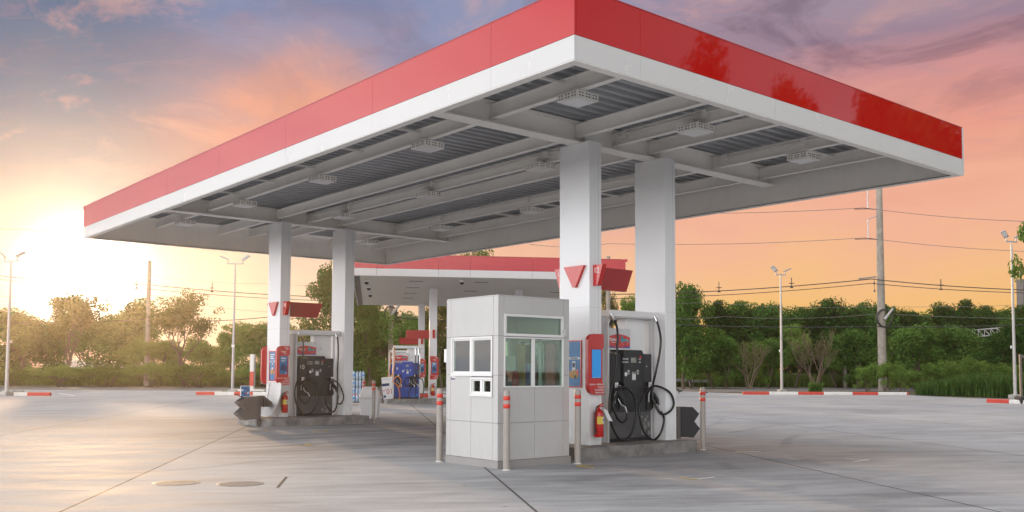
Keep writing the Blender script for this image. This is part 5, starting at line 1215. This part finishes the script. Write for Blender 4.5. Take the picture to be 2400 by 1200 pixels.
def branch_tree(H_, crown_r, base_z, levels, seed, lean=0.0, trunks=1, spread=0.8):
    """returns limb polylines with radii and the tips"""
    rn = random.Random(seed); limbs = []; tips = []
    def grow(p, d_, L, r, lv):
        pts = [p]; q = p.copy(); dd = d_.copy()
        for k in range(4):
            dd = (dd + Vector((rn.uniform(-.22, .22), rn.uniform(-.22, .22), rn.uniform(-.05, .2)))).normalized()
            q = q + dd * (L / 4); pts.append(q.copy())
        limbs.append((pts, [r, r * .85, r * .72, r * .62, r * .5]))
        if lv == 0: tips.append(q); tips.append(pts[2]); return
        nb_ = rn.choice((2, 3, 3))
        for k in range(nb_):
            an = rn.uniform(0, 2 * math.pi); sp = rn.uniform(.35, 1.0) * spread
            e_ = (dd + Vector((math.cos(an) * sp, math.sin(an) * sp, rn.uniform(-.1, .35)))).normalized()
            grow(pts[rn.choice((2, 3, 4))], e_, L * rn.uniform(.62, .85), r * .55, lv - 1)
    for k in range(trunks):
        an = rn.uniform(0, 6.28)
        d0 = Vector((math.cos(an) * (.1 + .35 * (trunks > 1)), math.sin(an) * (.1 + .35 * (trunks > 1)), 1)).normalized()
        grow(Vector((rn.uniform(-.15, .15), rn.uniform(-.15, .15), 0)), d0, base_z, 0.035 * H_ ** 0.9 * (1 if trunks == 1 else .6), levels)
    zmax = max(t_.z for t_ in tips); rmax = max(math.hypot(t_.x, t_.y) for t_ in tips)
    return limbs, tips, zmax, rmax
def make_tree(H_, cr, kind, seed):
    """builds a tree 1 copy of its kind; returns root"""
    cfg = dict(
        dense=dict(base=.30, lv=3, n=83, size=0.133, m='leaf', lr=.17, tr=1, extra=26),
        dark=dict(base=.26, lv=3, n=83, size=0.133, m='leaf_dk', lr=.18, tr=1, extra=30),
        airy=dict(base=.30, lv=4, n=41, size=0.101, m='leaf_ol', lr=.10, tr=2, extra=8),
        loose=dict(base=.28, lv=3, n=64, size=0.117, m='leaf_lt', lr=.13, tr=2, extra=14),
        bush=dict(base=.22, lv=3, n=64, size=0.101, m='leaf_lt', lr=.19, tr=4, extra=26),
        dry=dict(base=.24, lv=4, n=1, size=0.070, m='leaf_ol', lr=.08, tr=5, extra=0))[kind]
    limbs, tips, zm, rm = branch_tree(H_, cr, H_ * cfg['base'], cfg['lv'], seed, trunks=cfg['tr'], spread=.75 if kind != 'dry' else 1.0)
    fz = H_ * .96 / zm; fx = cr * .92 / max(rm, .1)
    S_ = lambda v: Vector((v.x * fx, v.y * fx, v.z * fz))
    root = bpy.data.objects.new('tree', None); COL.objects.link(root)
    b = MB()
    for pts, rs in limbs:
        if rs[0] < 0.012 and kind not in ('dry', 'airy'): continue
        b.tube([S_(p) for p in pts], [max(.012, r_) for r_ in rs], 5, None, False)
    b.build('trunk', M['dry'] if kind == 'dry' else M['bark'], root)
    C_ = [np.array(S_(t_)) for t_ in tips]
    rn = random.Random(seed + 99)
    z0 = H_ * (cfg['base'] * .55 if kind in ('bush', 'dense', 'dark') else cfg['base'] * 1.2)
    for k in range(cfg['extra']):
        an = rn.uniform(0, 6.28); zz = rn.uniform(z0, H_ * .92); f = (zz - z0) / (H_ - z0)
        rad = cr * (math.sin(math.pi * min(1, .22 + .70 * f)) ** .6) * rn.uniform(.25, .92)
        C_.append(np.array((rad * math.cos(an), rad * math.sin(an), zz)))
    C_ = np.array(C_); 
    rd = np.array([cfg['lr'] * H_ * rn.uniform(.55, 1.15) for _ in C_]) * (0.8 if len(C_) > 60 else 1)
    n_each = max(1, int(cfg['n'] * 75 / max(len(C_), 40)) * 3) if kind != 'dry' else 3
    leaf_cloud('crown', C_, rd, n_each, cfg['size'] * (H_ / 8) ** .5, M[cfg['m']], root, .75, .3 if kind in ('airy', 'loose') else .1)
    return root
PROTO = {}
def proto_of(kind, v):
    if (kind, v) not in PROTO:
        Hh, cr = dict(dense=(8.5, 3.4), dark=(9.0, 3.6), airy=(8.5, 3.8), loose=(7.5, 2.8), bush=(3.0, 2.4), dry=(4.5, 2.6))[kind]
        PROTO[(kind, v)] = [make_tree(Hh, cr, kind, 31 * v + len(kind) * 7 + 3), Hh, cr, False]
    return PROTO[(kind, v)]
def plant(px, top, dep, kind, v, width, label, cat='tree', group=None, name=None, z=0.0):
    pr = proto_of(kind, v)
    root = pr[0]
    if pr[3]: root = copy_tree(pr[0])
    pr[3] = True
    width *= 1.12 if px < 720 else 1.0
    p = gnd(px, dep); Hh = hgt(top, dep) * 1.04; w = width * dep / 2194.44 / 2
    root.location = (p.x, p.y, z); root.scale = (w / pr[2], w / pr[2], Hh / pr[1]); root.rotation_euler = (0, 0, (px * 1.7) % 6.28)
    root.name = name or {'bush': 'shrub', 'dry': 'dry_shrub'}.get(kind, 'tree')
    tag(root, label, cat, group)
    return root
g1_ = 'hazy trees beyond the road'
plant(-70, 735, 90, 'dense', 0, 200, 'hazy bushy tree at the edge behind the lamp post nearest the sun', group=g1_)
plant(45, 742, 88, 'dense', 1, 190, 'hazy rounded tree behind the lamp post nearest the sun', group=g1_)
plant(158, 688, 84, 'airy', 0, 190, 'tall hazy tree right below the setting sun', group=g1_)
plant(262, 712, 86, 'dense', 2, 170, 'hazy tree beside the distant utility pole, next to the one under the sun', group=g1_)
plant(345, 795, 84, 'loose', 0, 140, 'low loose tree at the foot of the distant utility pole', group=g1_)
plant(438, 688, 80, 'airy', 1, 205, 'spreading airy tree with bare forked limbs, before the lamp post near pump 10', group=g1_)
plant(545, 764, 84, 'loose', 1, 120, 'loose green tree behind the lamp post near pump 10', group=g1_)
plant(612, 768, 82, 'dense', 0, 120, 'dense tree behind the square red and white post', group=g1_)
plant(690, 790, 90, 'loose', 2, 140, 'tree seen between the two columns of pump 10', group=g1_)
plant(100, 770, 92, 'dense', 2, 130, 'hazy tree filling the gap left of the one under the sun', group=g1_)
plant(212, 742, 90, 'loose', 0, 130, 'hazy loose tree between the two tallest trees under the sun', group=g1_)
plant(395, 815, 90, 'dense', 1, 110, 'tree peeping out behind the spreading airy tree, on its sun side', group=g1_)
plant(500, 800, 88, 'dense', 2, 110, 'tree peeping out behind the spreading airy tree, on its lamp post side', group=g1_)
plant(650, 772, 88, 'dark', 1, 120, 'dark tree partly hidden by the column of pump 10', group=g1_)
g2_ = 'trees behind the far canopy'
plant(775, 632, 72, 'dark', 0, 150, 'tall dark tree rising beside the far column of pump 10', group=g2_)
plant(862, 700, 76, 'dense', 1, 150, 'dense tree between the far column and the coiled utility pole', group=g2_)
plant(905, 735, 90, 'dark', 1, 150, 'dark tree behind the coiled utility pole', group=g2_)
plant(972, 742, 84, 'dense', 2, 120, 'green tree behind the blue pump 8', group=g2_)
plant(1075, 590, 92, 'loose', 0, 190, 'tall loose tree whose top shows over the far canopy', group=g2_)
plant(1036, 700, 80, 'airy', 0, 110, 'airy tree against the pale sky beside the pay booth', group=g2_)
plant(1418, 668, 82, 'airy', 1, 70, 'small airy tree around the pole between the near columns', group=g2_)
plant(1478, 703, 88, 'loose', 1, 90, 'loose green tree over the header of the near pump', group=g2_)
plant(1560, 720, 92, 'dense', 0, 120, 'dense tree hidden behind the second near column', group=g2_)
# the dark wood on the far side of the road
g3_ = 'back row of the wood'
plant(1606, 676, 80, 'dense', 1, 130, 'tall rounded tree beside the second near column, highest of the wood', group=g3_)
back = [(1690, 716, 96, 'dark'), (1748, 722, 98, 'dense'), (1796, 711, 96, 'dark'), (1850, 726, 100, 'dark'), (1900, 733, 101, 'dense'), (1952, 710, 97, 'dark'), (2012, 722, 99, 'dark'), (2062, 716, 97, 'dark'),
        (2125, 724, 98, 'dark'), (2180, 738, 102, 'dense'), (2226, 712, 97, 'dark'), (2282, 722, 98, 'dark'), (2335, 726, 99, 'dark'), (2385, 722, 95, 'dark'), (2440, 715, 92, 'dark')]
for i, (px, tp, dp, kd) in enumerate(back):
    plant(px, tp, dp, kd, i % 2, 120 + (i * 37) % 40, 'dark tree of the back row of the wood, %s from the pumps' % ORD[i], group=g3_)
g4_ = 'front row of the wood'
front = [(1622, 828, 84, 'bush', 110), (1672, 772, 85, 'loose', 120), (1700, 796, 83, 'dense', 110), (1756, 790, 82, 'dry', 120), (1800, 800, 86, 'dense', 100), (1862, 765, 87, 'loose', 110), (1912, 766, 82, 'dry', 150),
         (1960, 800, 90, 'loose', 90), (2010, 778, 86, 'dense', 110), (2085, 790, 84, 'loose', 120), (2140, 768, 83, 'dense', 130), (2200, 786, 85, 'loose', 120), (2250, 770, 84, 'dense', 130), (2305, 792, 86, 'loose', 120), (2352, 775, 80, 'dark', 120), (2405, 742, 74, 'dark', 120)]
nd = {}
for i, (px, tp, dp, kd, wd) in enumerate(front):
    nd[kd] = nd.get(kd, 0) + 1
    ds = {'bush': 'low green shrub', 'loose': 'loose light green tree', 'dense': 'dense mid green tree', 'dry': 'bare brown shrub', 'dark': 'dark green tree'}[kd]
    plant(px, tp, dp, kd, i % 2, wd, '%s, %s of its kind along the front of the wood' % (ds, ORD[nd[kd] - 1]), cat='shrub' if kd in ('bush', 'dry') else 'tree', group=g4_)
for i, (px, tp, dp, wd) in enumerate(((2030, 852, 69, 95), (2078, 846, 71.5, 90), (2112, 862, 68.5, 75))):
    plant(px, tp, dp, 'bush', i % 2, wd, ('green shrub at the foot of the tall utility pole, on its lamp post side', 'leafy shrub close behind the tall utility pole', 'low shrub at the foot of the tall utility pole, on its reed side')[i], cat='shrub', group='shrubs round the tall utility pole')
for i, (px, tp, dp, wd) in enumerate(((2210, 842, 72, 110), (2275, 835, 74, 120), (2345, 848, 66, 110), (2150, 862, 76, 90))):
    plant(px, tp, dp, 'bush', (i + 1) % 2, wd, 'leafy shrub standing behind the reeds, %s from the lamp post' % ('third', 'second', 'nearest', 'farthest')[i], cat='shrub', group='shrubs behind the reeds')
for i, (px, tp, dp, wd) in enumerate(((30, 868, 78, 150), (140, 872, 78, 160), (255, 868, 79, 150), (360, 870, 78, 150), (470, 866, 78, 150), (575, 868, 79, 130), (660, 866, 79, 110), (740, 860, 80, 110), (850, 858, 79, 120), (960, 866, 79, 120), (-60, 866, 78, 140))):
    plant(px, tp - (i * 11) % 17, dp, 'bush', i % 2, wd, 'bushy shrub of the hedge beyond the road, %s from the sun end' % ORD[i] if i < 10 else 'low shrub of the hedge at the very edge beyond the road', cat='shrub', group='hedge of shrubs beyond the road')
# overhanging tree just outside the frame
plant(2478, 470, 40, 'loose', 2, 178, 'tall tree whose drooping twigs enter beside the lamp post by the reeds')
# trees on this side, mirrored in the red fascia
for i, (x, y, hh, w) in enumerate(((37, -14, 18.2, 2.5), (42.5, -11.5, 16.2, 1.9), (46, -9, 16.4, 2.2), (51, -8, 15.6, 3.0), (57, -5, 15.2, 3.4), (63, -4, 15.0, 3.6))):
    pr = proto_of('dense' if i else 'loose', i % 2); root = copy_tree(pr[0]); root.location = (x, y, 0); root.scale = (w / pr[2], w / pr[2], hh / pr[1]); root.name = 'tree'
    tag(root, 'tree mirrored in the red fascia, %s from the near corner' % ORD[i], 'tree', 'trees mirrored in the fascia')

# rough grass, weeds and reeds
def blades(name, N_, sampler, h0, h1, w, m, bend=0.35):
    base = np.array([sampler() for _ in range(N_)])
    hh = (h0 + (h1 - h0) * rng.random(N_)) * base[:, 2]; an = rng.random(N_) * 6.283
    d_ = np.stack([np.cos(an), np.sin(an), np.zeros(N_)], 1); pz = np.zeros((N_, 3)); pz[:, :2] = base[:, :2]
    sd = np.stack([-np.sin(an), np.cos(an), np.zeros(N_)], 1) * w
    bn = bend * (0.3 + rng.random(N_)) * hh
    m1 = pz + d_ * (bn * .25)[:, None] + np.array([0, 0, 1]) * (hh * .6)[:, None]; m2 = pz + d_ * bn[:, None] + np.array([0, 0, 1]) * hh[:, None] * .95
    V = np.stack([pz - sd, pz + sd, m1 + sd * .8, m1 - sd * .8, m2], 1).reshape(-1, 3)
    F_ = []
    for i in range(N_): o_ = i * 5; F_.append((o_, o_ + 1, o_ + 2, o_ + 3)); F_.append((o_ + 3, o_ + 2, o_ + 4))
    me = bpy.data.meshes.new(name); me.from_pydata(V.tolist(), [], F_); me.materials.append(m)
    o = bpy.data.objects.new(name, me); COL.objects.link(o); return tag(o, kind='stuff')
def band(px0, px1, d0, d1, hm=1.0):
    def f():
        q = gnd(random.uniform(px0, px1), random.uniform(d0, d1)); return (q.x, q.y, hm)
    return f
blades('rough_grass', 16000, band(-150, 1250, 82.5, 90), 0.5, 1.5, 0.045, M['grass'])
blades('rough_grass', 14000, band(1540, 2480, 90.5, 98), 0.5, 1.6, 0.05, M['grass'])
blades('rough_grass', 5000, band(2150, 2480, 72, 86), 0.6, 1.7, 0.045, M['grass'])
def reedf():
    px = random.uniform(2145, 2460); f = (px - 2145) / 300
    q = gnd(px, random.uniform(max(50.5, 63 - 9 * f), 70)); return (q.x, q.y, 0.55 + 0.6 * min(1, f * 2.2))
blades('reeds', 9000, reedf, 0.6, 1.5, 0.035, M['reed'], 0.6)
blades('verge_grass', 900, band(1745, 2110, 62, 63.3), 0.05, 0.28, 0.02, M['grass'])
blades('verge_grass', 1300, band(520, 880, 58, 63), 0.03, 0.16, 0.02, M['grass'])
blades('verge_grass', 500, band(-100, 60, 52.5, 55), 0.05, 0.3, 0.02, M['grass'])
blades('weed_tuft', 260, band(1895, 1925, 62.3, 63.2), 0.4, 1.0, 0.03, M['reed'], 0.5)
# far, deep part of the wood that reads as one mass
cs_ = []; 
for k in range(150):
    q = gnd(random.uniform(1540, 2560), random.uniform(104, 122)); cs_.append((q.x, q.y, random.uniform(0.8, 7.2)))
for k in range(46):
    q = gnd(random.uniform(640, 1100), random.uniform(92, 104)); cs_.append((q.x, q.y, random.uniform(0.5, 5.5)))
o = leaf_cloud('far_wood', np.array(cs_), np.full(len(cs_), 2.3), 150, 0.32, M['leaf_dk']); tag(o, kind='stuff')

# lettering becomes plain meshes
dg = bpy.context.evaluated_depsgraph_get()
for o in TEXTS:
    me = bpy.data.meshes.new_from_object(o.evaluated_get(dg)); nm = o.name
    k = bpy.data.objects.new('lettering_tmp', me); COL.objects.link(k)
    k.parent = o.parent; k.location = o.location; k.rotation_euler = o.rotation_euler; k.scale = o.scale
    bpy.data.objects.remove(o); k.name = nm

# thin volume added so the low sun's scatter imitates a lens flare veil
b = MB(); b.box(-130, 170, -130, 170, -1.05, 19.6)
hz = b.build('flare_haze'); tag(hz, kind='stuff')
hm_ = bpy.data.materials.new('flare_haze'); hm_.use_nodes = True; n = NT(hm_.node_tree); hm_.node_tree.nodes.clear()
o_ = n.n('ShaderNodeOutputMaterial'); v_ = n.n('ShaderNodeVolumePrincipled')
v_.inputs['Color'].default_value = (1.0, 0.90, 0.80, 1); v_.inputs['Density'].default_value = 0.0005; v_.inputs['Anisotropy'].default_value = 0.85
n.set(o_.inputs['Volume'], v_.outputs[0]); hz.data.materials.append(hm_)
